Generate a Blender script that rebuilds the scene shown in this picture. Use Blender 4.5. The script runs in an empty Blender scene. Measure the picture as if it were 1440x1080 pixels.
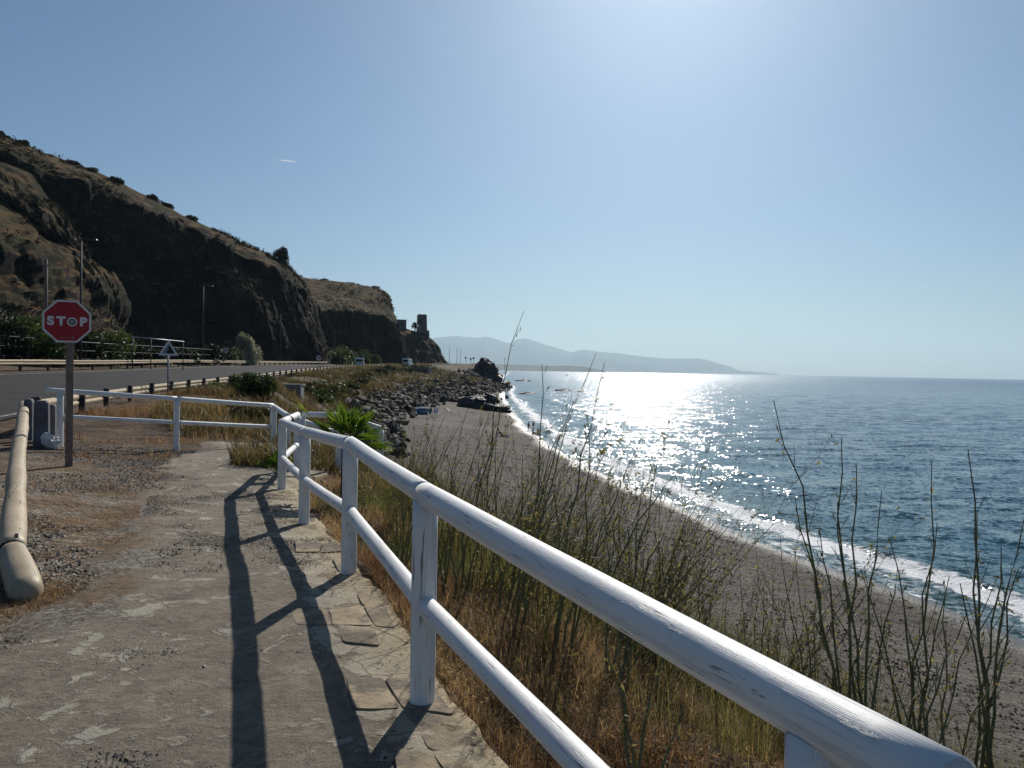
import bpy, bmesh, math, random
import numpy as np
from mathutils import Vector, Matrix, Euler
random.seed(7)
RNG = np.random.default_rng(11)
sc = bpy.context.scene
COL = sc.collection
PI = math.pi
F = 1070.0          # focal length in photo pixels (1440 wide)
CAM_Z = 1.565
PITCH = math.atan(20.0 / F); ROLL = math.radians(1.06)
SEA_Z = -5.43

# ------------------------------------------------------------------ camera
fw = Vector((0, math.cos(PITCH), -math.sin(PITCH)))
U0 = Vector((0, math.sin(PITCH), math.cos(PITCH)))
X0 = Vector((1, 0, 0))
RT = math.cos(ROLL) * X0 + math.sin(ROLL) * U0
UP = math.cos(ROLL) * U0 - math.sin(ROLL) * X0
cam_d = bpy.data.cameras.new('camera'); cam = bpy.data.objects.new('camera', cam_d); COL.objects.link(cam)
m = Matrix((RT, UP, -fw)).transposed().to_4x4(); m.translation = (0, 0, CAM_Z)
cam.matrix_world = m
cam_d.sensor_width = 36.0; cam_d.lens = F / 1440 * 36
cam_d.clip_start = 0.05; cam_d.clip_end = 60000
sc.camera = cam

def P(u, v, d):
    """point at photo pixel (u, v), forward distance d"""
    r = fw + RT * ((u - 720) / F) + UP * ((540 - v) / F)
    return Vector((0, 0, CAM_Z)) + r * (d / r.y)

# ------------------------------------------------------------------ noise
def _h(ix, iy, iz, seed):
    n = (ix.astype(np.int64) * 374761393 + iy.astype(np.int64) * 668265263 + iz.astype(np.int64) * 2147483647 + seed * 974711) & 0xFFFFFFFF
    n = ((n ^ (n >> 13)) * 1274126177) & 0xFFFFFFFF
    n = ((n ^ (n >> 16)) * 2246822519) & 0xFFFFFFFF
    n = n ^ (n >> 15)
    return n.astype(np.float64) / 4294967295.0
def vn(x, y, z=None, seed=0):
    x = np.asarray(x, float); y = np.asarray(y, float)
    z = np.zeros_like(x) if z is None else np.asarray(z, float)
    x, y, z = np.broadcast_arrays(x, y, z)
    ix, iy, iz = np.floor(x), np.floor(y), np.floor(z)
    fx, fy, fz = x - ix, y - iy, z - iz
    fx = fx * fx * (3 - 2 * fx); fy = fy * fy * (3 - 2 * fy); fz = fz * fz * (3 - 2 * fz)
    def L(a, b, t): return a + (b - a) * t
    r = L(L(L(_h(ix, iy, iz, seed), _h(ix + 1, iy, iz, seed), fx), L(_h(ix, iy + 1, iz, seed), _h(ix + 1, iy + 1, iz, seed), fx), fy),
          L(L(_h(ix, iy, iz + 1, seed), _h(ix + 1, iy, iz + 1, seed), fx), L(_h(ix, iy + 1, iz + 1, seed), _h(ix + 1, iy + 1, iz + 1, seed), fx), fy), fz)
    return r * 2 - 1
def fbm(x, y, z=None, seed=0, o=4, gain=.5):
    x = np.asarray(x, float); y = np.asarray(y, float)
    z = np.zeros_like(x) if z is None else np.asarray(z, float)
    s = 0; a = 1.0; f = 1.0
    for k in range(o):
        s = s + a * vn(x * f, y * f, z * f, seed + k * 17); a *= gain; f *= 2.03
    return s
def sstep(a, b, x):
    t = np.clip((x - a) / (b - a), 0, 1); return t * t * (3 - 2 * t)

# ------------------------------------------------------------------ mesh helpers
def new_obj(name, me, mat=None, parent=None):
    o = bpy.data.objects.new(name, me); COL.objects.link(o)
    if mat is not None: me.materials.append(mat)
    if parent is not None: o.parent = parent
    return o
def fast_mesh(name, V, faces, smooth=False):
    """V (n,3); faces: list of int arrays (m,k)"""
    me = bpy.data.meshes.new(name)
    V = np.asarray(V, np.float32)
    me.vertices.add(len(V)); me.vertices.foreach_set('co', V.ravel())
    idx = np.concatenate([f.ravel() for f in faces]).astype(np.int32)
    tot = np.concatenate([np.full(len(f), f.shape[1], np.int32) for f in faces])
    st = np.concatenate([[0], np.cumsum(tot)[:-1]]).astype(np.int32)
    me.loops.add(len(idx)); me.loops.foreach_set('vertex_index', idx)
    me.polygons.add(len(tot)); me.polygons.foreach_set('loop_start', st)
    try: me.polygons.foreach_set('loop_total', tot)
    except Exception: pass
    me.polygons.foreach_set('use_smooth', np.full(len(tot), smooth))
    me.update(calc_edges=True); me.validate()
    return me
def attr(me, name, vals):
    a = me.attributes.new(name, 'FLOAT', 'POINT'); a.data.foreach_set('value', np.asarray(vals, np.float32).ravel())
def grid_faces(nu, nv):
    i = np.arange(nu - 1)[:, None] * nv + np.arange(nv - 1)[None, :]
    i = i.ravel()
    return np.stack([i, i + nv, i + nv + 1, i + 1], 1)

class MB:
    """collects shapes into one mesh"""
    def __init__(s): s.V = []; s.Q = []; s.T = []; s.n = 0; s.A = []; s.ngon = []
    def add(s, V, quads=None, tris=None, a=0.0):
        V = np.asarray(V, float)
        s.V.append(V); s.A.append(np.full(len(V), a))
        if quads is not None and len(quads): s.Q.append(np.asarray(quads, int) + s.n)
        if tris is not None and len(tris): s.T.append(np.asarray(tris, int) + s.n)
        s.n += len(V); return s
    def box(s, c, size, rot=None, taper=1.0, a=0.0):
        x, y, z = [k / 2 for k in size]
        V = np.array([(-x, -y, -z), (x, -y, -z), (x, y, -z), (-x, y, -z), (-x * taper, -y * taper, z), (x * taper, -y * taper, z), (x * taper, y * taper, z), (-x * taper, y * taper, z)])
        if rot is not None: V = V @ np.array(rot if not isinstance(rot, (int, float)) else Matrix.Rotation(rot, 3, 'Z')).T
        return s.add(V + np.array(c), [(0, 3, 2, 1), (4, 5, 6, 7), (0, 1, 5, 4), (1, 2, 6, 5), (2, 3, 7, 6), (3, 0, 4, 7)], a=a)
    def tube(s, pts, rad, n=6, cap=True, a=0.0, wob=0.0):
        pts = [np.array(p, float) for p in pts]; k = len(pts)
        rad = [rad] * k if isinstance(rad, (int, float)) else list(rad)
        V = []; ref = None
        for i in range(k):
            t = pts[min(i + 1, k - 1)] - pts[max(i - 1, 0)]; t = t / (np.linalg.norm(t) + 1e-9)
            if ref is None: ref = np.array((0, 0, 1.0)) if abs(t[2]) < .9 else np.array((1.0, 0, 0))
            x = np.cross(ref, t); x /= np.linalg.norm(x) + 1e-9; y = np.cross(t, x); ref = y if abs(t[2]) >= .9 else np.array((0, 0, 1.0))
            if abs(t[2]) >= .9: ref = np.cross(t, x)
            for j in range(n):
                th = 2 * PI * j / n
                rr = rad[i] * (1 + (wob * (random.random() - .5) if wob else 0))
                V.append(pts[i] + rr * (math.cos(th) * x + math.sin(th) * y))
        Q = [(i * n + j, i * n + (j + 1) % n, (i + 1) * n + (j + 1) % n, (i + 1) * n + j) for i in range(k - 1) for j in range(n)]
        T = []
        if cap:
            b = len(V); V.append(pts[0]); V.append(pts[-1])
            T += [(b, (j + 1) % n, j) for j in range(n)] + [(b + 1, (k - 1) * n + j, (k - 1) * n + (j + 1) % n) for j in range(n)]
        return s.add(V, Q, T, a=a)
    def prism(s, poly, origin, ex, ey, ez, depth, a=0.0):
        """extrude 2d polygon (in ex,ey) by depth along ez"""
        o = np.array(origin, float); ex, ey, ez = [np.array(k, float) for k in (ex, ey, ez)]
        n = len(poly)
        V = [o + p[0] * ex + p[1] * ey for p in poly] + [o + p[0] * ex + p[1] * ey + depth * ez for p in poly]
        base = s.n
        s.add(V, [(i, (i + 1) % n, n + (i + 1) % n, n + i) for i in range(n)], a=a)
        s.ngon.append([base + i for i in range(n)][::-1]); s.ngon.append([base + n + i for i in range(n)])
        return s
    def build(s, name, mat=None, parent=None, smooth=False, bevel=0, attrname=None):
        V = np.concatenate(s.V)
        if s.ngon:
            fs = [list(map(int, f)) for q in s.Q for f in q] + [list(map(int, f)) for q in s.T for f in q] + s.ngon
            me = bpy.data.meshes.new(name); me.from_pydata([tuple(v) for v in V], [], fs)
            if smooth: me.polygons.foreach_set('use_smooth', [True] * len(me.polygons))
            me.update()
        else:
            fs = []
            if s.Q: fs.append(np.concatenate(s.Q))
            if s.T: fs.append(np.concatenate(s.T))
            me = fast_mesh(name, V, fs, smooth)
        if attrname: attr(me, attrname, np.concatenate(s.A))
        if bevel:
            bm = bmesh.new(); bm.from_mesh(me)
            ed = [e for e in bm.edges if len(e.link_faces) == 2 and e.calc_face_angle(0) > .5]
            bmesh.ops.bevel(bm, geom=ed, offset=bevel, segments=2, affect='EDGES', profile=.6)
            bm.to_mesh(me); bm.free()
        return new_obj(name, me, mat, parent)
def empty(name, loc=(0, 0, 0), rz=0):
    o = bpy.data.objects.new(name, None); COL.objects.link(o); o.location = loc; o.rotation_euler = (0, 0, rz); o.empty_display_size = .2
    return o
def tag(o, label=None, cat=None, group=None, kind=None):
    if label: o['label'] = label
    if cat: o['category'] = cat
    if group: o['group'] = group
    if kind: o['kind'] = kind
    return o
def copy_tree(o, parent=None):
    c = o.copy(); COL.objects.link(c)
    if parent is not None: c.parent = parent
    for ch in [k for k in bpy.data.objects if k.parent == o]: copy_tree(ch, c)
    return c

# ------------------------------------------------------------------ materials
class NT:
    def __init__(s, name):
        s.m = bpy.data.materials.new(name); s.m.use_nodes = True; s.t = s.m.node_tree; s.t.nodes.clear()
        s.out = s.n('ShaderNodeOutputMaterial')
    def n(s, typ, **kw):
        k = s.t.nodes.new(typ)
        for a, b in kw.items(): setattr(k, a, b)
        return k
    def l(s, a, b): s.t.links.new(a, b)
    def pos(s, scale=(1, 1, 1), obj=False):
        mp = s.n('ShaderNodeMapping'); mp.inputs['Scale'].default_value = scale
        if obj: s.l(s.n('ShaderNodeTexCoord').outputs['Object'], mp.inputs['Vector'])
        else: s.l(s.n('ShaderNodeNewGeometry').outputs['Position'], mp.inputs['Vector'])
        return mp.outputs[0]
    def noise(s, vec, scale, detail=4, rough=.55, dist=0):
        k = s.n('ShaderNodeTexNoise'); k.inputs['Scale'].default_value = scale; k.inputs['Detail'].default_value = detail
        k.inputs['Roughness'].default_value = rough; k.inputs['Distortion'].default_value = dist; s.l(vec, k.inputs['Vector']); return k.outputs['Fac']
    def vor(s, vec, scale, feature='F1', out='Distance'):
        k = s.n('ShaderNodeTexVoronoi'); k.feature = feature; k.inputs['Scale'].default_value = scale; s.l(vec, k.inputs['Vector']); return k.outputs[out]
    def ramp(s, fac, stops):
        k = s.n('ShaderNodeValToRGB'); e = k.color_ramp.elements
        while len(e) > 1: e.remove(e[-1])
        e[0].position = stops[0][0]; e[0].color = s.c(stops[0][1])
        for p, c in stops[1:]:
            q = e.new(p); q.color = s.c(c)
        s.l(fac, k.inputs[0]); return k.outputs[0]
    @staticmethod
    def c(v): return (v, v, v, 1) if isinstance(v, (int, float)) else (*v, 1)
    def mix(s, fac, a, b, blend='MIX'):
        k = s.n('ShaderNodeMix', data_type='RGBA', blend_type=blend)
        for sock, val in ((k.inputs[0], fac), (k.inputs[6], a), (k.inputs[7], b)):
            if isinstance(val, bpy.types.NodeSocket): s.l(val, sock)
            elif sock == k.inputs[0]: sock.default_value = val
            else: sock.default_value = s.c(val)
        return k.outputs[2]
    def math(s, op, a, b=0.0):
        k = s.n('ShaderNodeMath', operation=op)
        for i, v in enumerate((a, b)):
            if isinstance(v, bpy.types.NodeSocket): s.l(v, k.inputs[i])
            else: k.inputs[i].default_value = v
        return k.outputs[0]
    def attr(s, name):
        return s.n('ShaderNodeAttribute', attribute_name=name).outputs['Fac']
    def bump(s, h, strength=.5, dist=.02, normal=None):
        k = s.n('ShaderNodeBump'); k.inputs['Strength'].default_value = strength; k.inputs['Distance'].default_value = dist
        s.l(h, k.inputs['Height'])
        if normal is not None: s.l(normal, k.inputs['Normal'])
        return k.outputs[0]
    def bsdf(s, color, rough=.8, normal=None, spec=.3, metal=0, ior=1.45):
        k = s.n('ShaderNodeBsdfPrincipled')
        for nm, v in (('Base Color', color), ('Roughness', rough), ('Metallic', metal), ('IOR', ior), ('Specular IOR Level', spec)):
            if isinstance(v, bpy.types.NodeSocket): s.l(v, k.inputs[nm])
            elif nm == 'Base Color': k.inputs[nm].default_value = s.c(v)
            else: k.inputs[nm].default_value = v
        if normal is not None: s.l(normal, k.inputs['Normal'])
        return k
    def done(s, shader): s.l(shader.outputs[0], s.out.inputs[0]); return s.m

def M_plain(name, c1, c2=None, scale=6, rough=.7, spec=.3, bump=.15, bscale=40, bd=.01, metal=0, detail=5, lo=.35, hi=.65):
    t = NT(name); v = t.pos(obj=True)
    c2 = c2 or tuple(k * .75 for k in c1)
    col = t.ramp(t.noise(v, scale, detail), [(lo, c1), (hi, c2)])
    nb = t.bump(t.noise(v, bscale, 4), bump, bd) if bump else None
    return t.done(t.bsdf(col, rough, nb, spec, metal))
def M_leaf(name, stops, trans=.35, rough=.55, tcol=None):
    """foliage: colour from per-blade tint attribute, part of the light passes through"""
    t = NT(name); col = t.ramp(t.attr('tint'), stops)
    b = t.bsdf(col, rough, None, .25)
    tr = t.n('ShaderNodeBsdfTranslucent')
    tc = t.mix(1.0, col, tcol or (1.25, 1.2, .8), 'MULTIPLY'); t.l(tc, tr.inputs[0])
    mx = t.n('ShaderNodeMixShader'); mx.inputs[0].default_value = trans
    t.l(b.outputs[0], mx.inputs[1]); t.l(tr.outputs[0], mx.inputs[2])
    return t.done(mx)

def mp2_(t, uv):
    k = t.n('ShaderNodeMapping'); k.inputs['Scale'].default_value = (1.1, 3, 1); k.inputs['Location'].default_value = (3.3, 1.7, 0); t.l(uv, k.inputs['Vector']); return k.outputs[0]
def m_white_wood(name='weathered_white_paint', c1=(.72, .71, .69), c2=(.82, .815, .80), chipc=(.52, .49, .44), crk=(.11, .10, .09)):
    t = NT(name)
    v = t.pos((1, 1, 1), obj=False)
    big = t.noise(v, 3.0, 5)
    col = t.ramp(big, [(.3, c1), (.7, c2)])
    # long cracks and chipped paint
    uv = t.n('ShaderNodeAttribute', attribute_name='grain').outputs['Vector']
    mp = t.n('ShaderNodeMapping'); mp.inputs['Scale'].default_value = (1.4, 9, 1); t.l(uv, mp.inputs['Vector'])
    cr = t.noise(mp.outputs[0], 3.0, 6, .65, .6)
    crack = t.ramp(cr, [(.355, 1.0), (.375, 0.0)])
    mp2 = t.n('ShaderNodeMapping'); mp2.inputs['Scale'].default_value = (3, 5, 1); t.l(uv, mp2.inputs['Vector'])
    chip = t.ramp(t.noise(mp2.outputs[0], 2.2, 7, .7), [(.63, 0.0), (.67, 1.0)])
    mp3 = t.n('ShaderNodeMapping'); mp3.inputs['Scale'].default_value = (.55, 5.5, 1); t.l(uv, mp3.inputs['Vector'])
    iso = t.math('ABSOLUTE', t.math('SUBTRACT', t.noise(mp3.outputs[0], 2.1, 2, .5, .3), .5))
    line = t.ramp(iso, [(.0, 1.0), (.005, .9), (.009, 0.0)])
    line = t.math('MULTIPLY', line, t.ramp(t.noise(mp2_(t, uv), 1.6, 3), [(.55, 0.0), (.63, 1.0)]))
    crack = t.math('MAXIMUM', crack, line)
    col = t.mix(t.math('MULTIPLY', crack, .85), col, crk)
    col = t.mix(t.math('MULTIPLY', chip, .5), col, chipc)
    h = t.math('ADD', t.math('MULTIPLY', crack, -1.0), t.math('MULTIPLY', t.noise(mp.outputs[0], 14, 4), .35))
    h = t.math('ADD', h, t.math('MULTIPLY', chip, -.3))
    return t.done(t.bsdf(col, .5, t.bump(h, .55, .006), .35))
M = {}
M['white'] = m_white_wood()
M['log_grain'] = m_white_wood('weathered_bare_log', (.33, .26, .17), (.47, .385, .265), (.22, .165, .105), (.05, .038, .028))
M['log'] = M_plain('weathered_log', (.52, .43, .30), (.38, .30, .20), 5, .75, .2, .45, 18, .015)
M['dark_post'] = M_plain('dark_guard_post', (.055, .055, .062), (.035, .034, .036), 6, .7, .2, .2)
M['post_wood'] = M_plain('brown_post_wood', (.24, .19, .155), (.17, .135, .11), 9, .8, .15, .3)
M['metal'] = M_plain('galvanised_metal', (.36, .37, .38), (.28, .29, .30), 5, .5, .5, .05, metal=.6)
M['lamp_grey'] = M_plain('dull_grey_paint', (.065, .065, .065), None, 5, .6, .3, 0)
M['dark_metal'] = M_plain('dark_metal', (.06, .06, .065), None, 6, .5, .4, .05, metal=.3)
M['concrete'] = M_plain('old_concrete', (.27, .26, .24), (.19, .18, .165), 2, .9, .15, .3, 15, .02)
M['white_stone'] = M_plain('whitewashed_stone', (.75, .74, .72), (.6, .58, .55), 5, .8, .2, .4, 14, .02)
M['sign_red'] = M_plain('faded_red_sign', (.36, .012, .022), (.31, .012, .02), 3, .4, .4, 0)
M['sign_white'] = M_plain('sign_white', (.74, .72, .72), (.66, .64, .64), 5, .45, .4, 0)
M['sign_pink'] = M_plain('faded_pink_print', (.50, .18, .20), (.42, .14, .16), 30, .45, .3, 0)
M['sign_grey'] = M_plain('sign_grey', (.34, .36, .37), (.22, .24, .25), 60, .5, .3, 0)
M['black'] = M_plain('black_paint', (.012, .012, .014), None, 4, .5, .3, 0)
M['trunk'] = M_plain('bark', (.10, .078, .055), (.06, .045, .032), 12, .9, .1, .5, 25, .02)

# rocks
def m_rock(name, c1, c2, c3, sc_=.35, rough=.85, spec=.25, bs=3):
    t = NT(name); v = t.pos()
    a = t.ramp(t.noise(v, sc_, 7, .65, .4), [(.32, c1), (.5, c2), (.7, c3)])
    cr = t.vor(t.pos(), sc_ * 3)
    h = t.math('ADD', t.noise(v, bs, 8, .7), t.math('MULTIPLY', cr, .5))
    return t.done(t.bsdf(a, rough, t.bump(h, .9, .25), spec))
M['rock_dark'] = m_rock('dark_wet_rock', (.018, .018, .021), (.032, .030, .031), (.055, .05, .047), .5, .6, .4, 2)
def m_boulder():
    t = NT('grey_boulder'); v = t.pos()
    a = t.ramp(t.noise(v, .9, 7, .65, .4), [(.3, (.05, .042, .035)), (.5, (.13, .112, .095)), (.7, (.25, .225, .2))])
    r = t.n('ShaderNodeObjectInfo').outputs['Random']
    a = t.mix(1.0, a, t.ramp(r, [(0, (.55, .5, .46)), (.5, (.95, .85, .75)), (.8, (1.05, .8, .62)), (1, (1.7, 1.6, 1.48))]), 'MULTIPLY')
    return t.done(t.bsdf(a, .85, t.bump(t.noise(v, 3, 8, .7), .9, .2), .2))
M['boulder'] = m_boulder()

def m_hill():
    t = NT('hill_rock_and_dry_grass'); v = t.pos()
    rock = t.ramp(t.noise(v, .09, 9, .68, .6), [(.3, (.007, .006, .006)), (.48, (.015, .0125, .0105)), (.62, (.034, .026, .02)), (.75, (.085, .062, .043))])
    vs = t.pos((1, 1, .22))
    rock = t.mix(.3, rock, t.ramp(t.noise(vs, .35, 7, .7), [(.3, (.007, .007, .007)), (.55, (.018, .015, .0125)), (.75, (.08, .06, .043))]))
    grass = t.ramp(t.noise(v, .3, 8, .7), [(.3, (.036, .025, .014)), (.5, (.135, .084, .038)), (.7, (.26, .17, .078))])
    scrub = t.ramp(t.noise(v, .5, 7, .7), [(.3, (.018, .022, .012)), (.65, (.05, .055, .026))])
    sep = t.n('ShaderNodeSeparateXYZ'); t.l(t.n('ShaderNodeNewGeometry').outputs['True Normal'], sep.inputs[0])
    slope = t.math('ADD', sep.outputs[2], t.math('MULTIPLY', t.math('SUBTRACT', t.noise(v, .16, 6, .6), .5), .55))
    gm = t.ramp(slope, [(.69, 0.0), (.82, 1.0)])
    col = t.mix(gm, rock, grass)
    sm = t.ramp(t.noise(v, .17, 8, .66), [(.48, 0.0), (.55, 1.0)])
    grass = t.mix(t.ramp(t.noise(v, .035, 4, .6), [(.42, .75), (.6, 0.0)]), grass, t.ramp(t.noise(v, .6, 8, .7), [(.3, (.022, .017, .011)), (.7, (.105, .074, .042))]))
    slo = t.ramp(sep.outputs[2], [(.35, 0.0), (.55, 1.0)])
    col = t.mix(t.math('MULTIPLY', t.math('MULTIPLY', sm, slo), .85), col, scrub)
    h = t.noise(v, .5, 10, .72)
    return t.done(t.bsdf(col, .95, t.bump(h, 1.0, 1.2), .08))
M['hill'] = m_hill()
t = NT('far_hills'); M['far'] = t.done(t.bsdf(t.ramp(t.noise(t.pos(), .0022, 8, .6), [(.35, (.055, .065, .05)), (.65, (.13, .12, .085))]), .95, None, .1))

# ------------------------------------------------------------------ the land in plan (x right, y forward from the photographer)
def pl(y, pts):
    a = np.array(pts, float); return np.interp(y, a[:, 0], a[:, 1])
XE = [(-30, 14), (-3, 2.75), (0, 1.33), (1.35, .72), (3.5, -.25), (5.73, -1.06), (7.97, -1.98), (10.7, -3.02), (13, -3.1), (16, -4.2), (20, -7.6), (26, -10), (30, -11.2), (45, -15), (65, -19.5),
      (85, -23), (130, -29), (170, -31), (230, -31), (280, -22), (310, -13), (340, -14), (400, -30), (900, -30)]
XF = [(-30, 20), (-5, 11.5), (0, 9.2), (7, 6.2), (13.6, 3.7), (20, 0.2), (30, -3.8), (45, -7.5), (65, -11.5), (95, -14.5), (145, -11), (212, -5), (290, -3.0), (340, -5), (400, -16), (900, -16)]
WL = [(-30, 26), (0, 19), (10, 16.8), (20, 14.1), (24, 13.4), (30, 10.9), (40, 9.0), (50, 6.7), (66, 4.5), (83, 2.8), (119, .9), (183, -1.6), (240, -2.6), (288, -1.8), (340, -2), (400, -10), (900, -10)]
XG = [(-30, -8), (-5, -5), (0, -4.2), (3, -3.7), (5, -3.2), (15.6, -10), (26, -14.6), (43, -18.5), (65, -22), (85, -25), (130, -31), (170, -34), (230, -34), (270, -31.5), (310, -26.5), (340, -23.5), (380, -24), (430, -36), (900, -60)]
ZT = [(-30, 0), (5.7, 0), (8, -.11), (10.7, -.2), (16, -.3), (22, -.15), (30, 0), (43, -.1), (65, 0), (85, .3), (130, .8), (170, 1.2), (230, 1.9), (280, 3.0), (310, 4.2), (400, 4.2), (900, 4)]
ZG = [(-30, 0), (5, 0), (15, 0), (26, -.2), (43, -.15), (65, 0), (85, .3), (130, .8), (170, 1.25), (230, 1.9), (310, 2.9), (400, 3.6), (900, 4)]
RISE = [(-30, 0), (12, 0), (20, .3), (30, .8), (45, 1.0), (90, .95), (130, .7), (200, .5), (300, .3), (900, .2)]
def smooth_pl(pts, w=.12):
    return lambda y: (pl(y, pts) * 2 + pl(y * (1 + w) + .2, pts) + pl(y * (1 - w) - .2, pts)) / 4
fXE = lambda y: pl(y, XE)
fXF = smooth_pl(XF); fWL = smooth_pl(WL, .06)
fXG = lambda y: pl(y, XG)
fZT = smooth_pl(ZT, .05); fZG = smooth_pl(ZG, .05); fR = smooth_pl(RISE)
def guard_dist(x, y):
    s = (fXG(y + .5) - fXG(y - .5)); s = np.where(y < 5, 0, s)
    return (fXG(y) - x) / np.sqrt(1 + s * s)
XL = [(-30, -3.3), (3, -2.85), (5, -2.8), (7.3, -3.6), (10, -4.7), (13, -5.9), (16.5, -6.6), (17.5, -7)]
fXL = lambda y: pl(y, XL)
def ground_z(x, y, detail=True):
    x = np.asarray(x, float); y = np.asarray(y, float)
    xe, xf, wl, xg = fXE(y), fXF(y), fWL(y), fXG(y)
    zt, zg = fZT(y), fZG(y)
    if detail:
        xe = xe + np.where(y > 12, fbm(x * .25, y * .25, seed=5, o=2) * np.clip((y - 12) / 30, 0, 1) * 1.2, 0)
    zf = np.full_like(zt, -3.75); zf = np.where(y > 200, -4.2, zf)
    p = np.interp(y, [0, 12, 30, 60], [1.55, 1.5, 1.2, 1.0])
    t = np.clip((x - xe) / np.maximum(xf - xe, .5), 0, 1)
    zb = zt + (zf - zt) * t ** p
    if detail:
        m = sstep(0, .08, t) * sstep(1.0, .85, t)
        zb = zb - .10 * sstep(0, .03, t) * sstep(1, .8, t) * (y < 14) + m * fbm(x * .7, y * .7, seed=3, o=4) * (.16 + .25 * np.clip(y / 60, 0, 1))
    u = np.clip((x - xf) / np.maximum(wl - xf, .5), 0, 1.0)
    zs = SEA_Z + (zf - SEA_Z) * (1 - u) ** 1.15
    if detail: zs = zs + sstep(0, .1, u) * sstep(1, .8, u) * fbm(x * .35, y * .35, seed=9, o=3) * .09
    zs = np.where(x > wl, SEA_Z - .09 * (x - wl), zs); zs = np.maximum(zs, -9)
    z = np.where(x < xf, zb, zs)
    # land side
    g = np.clip((xe - x) / np.maximum(xe - xg, .3), 0, 1)
    zl = zt + (zg - zt) * g
    if detail:
        mound = .55 * np.exp(-(((x + 11.9) / 2.2) ** 2 + ((y - 29) / 6) ** 2)) + .3 * np.exp(-(((x + 9) / 1.6) ** 2 + ((y - 22) / 3) ** 2))
        zl = zl + mound * (x > xg) + np.where(y > 13, fbm(x * .5, y * .5, seed=21, o=3) * .06, 0) * sstep(0, 1, xe - x)
    z = np.where(x < xe, zl, z)
    gd = np.clip(guard_dist(x, y), 0, 60)
    zr = zg + fR(y) * np.clip(gd / 12, 0, 1.3)
    z = np.where(x < xg, zr, z)
    return z
def gz(x, y): return float(ground_z(np.array([x]), np.array([y]))[0])
def ghit(u, v, dmin=2.0, dmax=400):
    r = fw + RT * ((u - 720) / F) + UP * ((540 - v) / F)
    d = np.geomspace(dmin, dmax, 3000)
    x = r.x / r.y * d; z = CAM_Z + r.z / r.y * d
    k = np.argmax(z <= ground_z(x, d))
    return Vector((x[k], d[k], float(ground_z(x[k:k + 1], d[k:k + 1])[0])))

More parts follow.
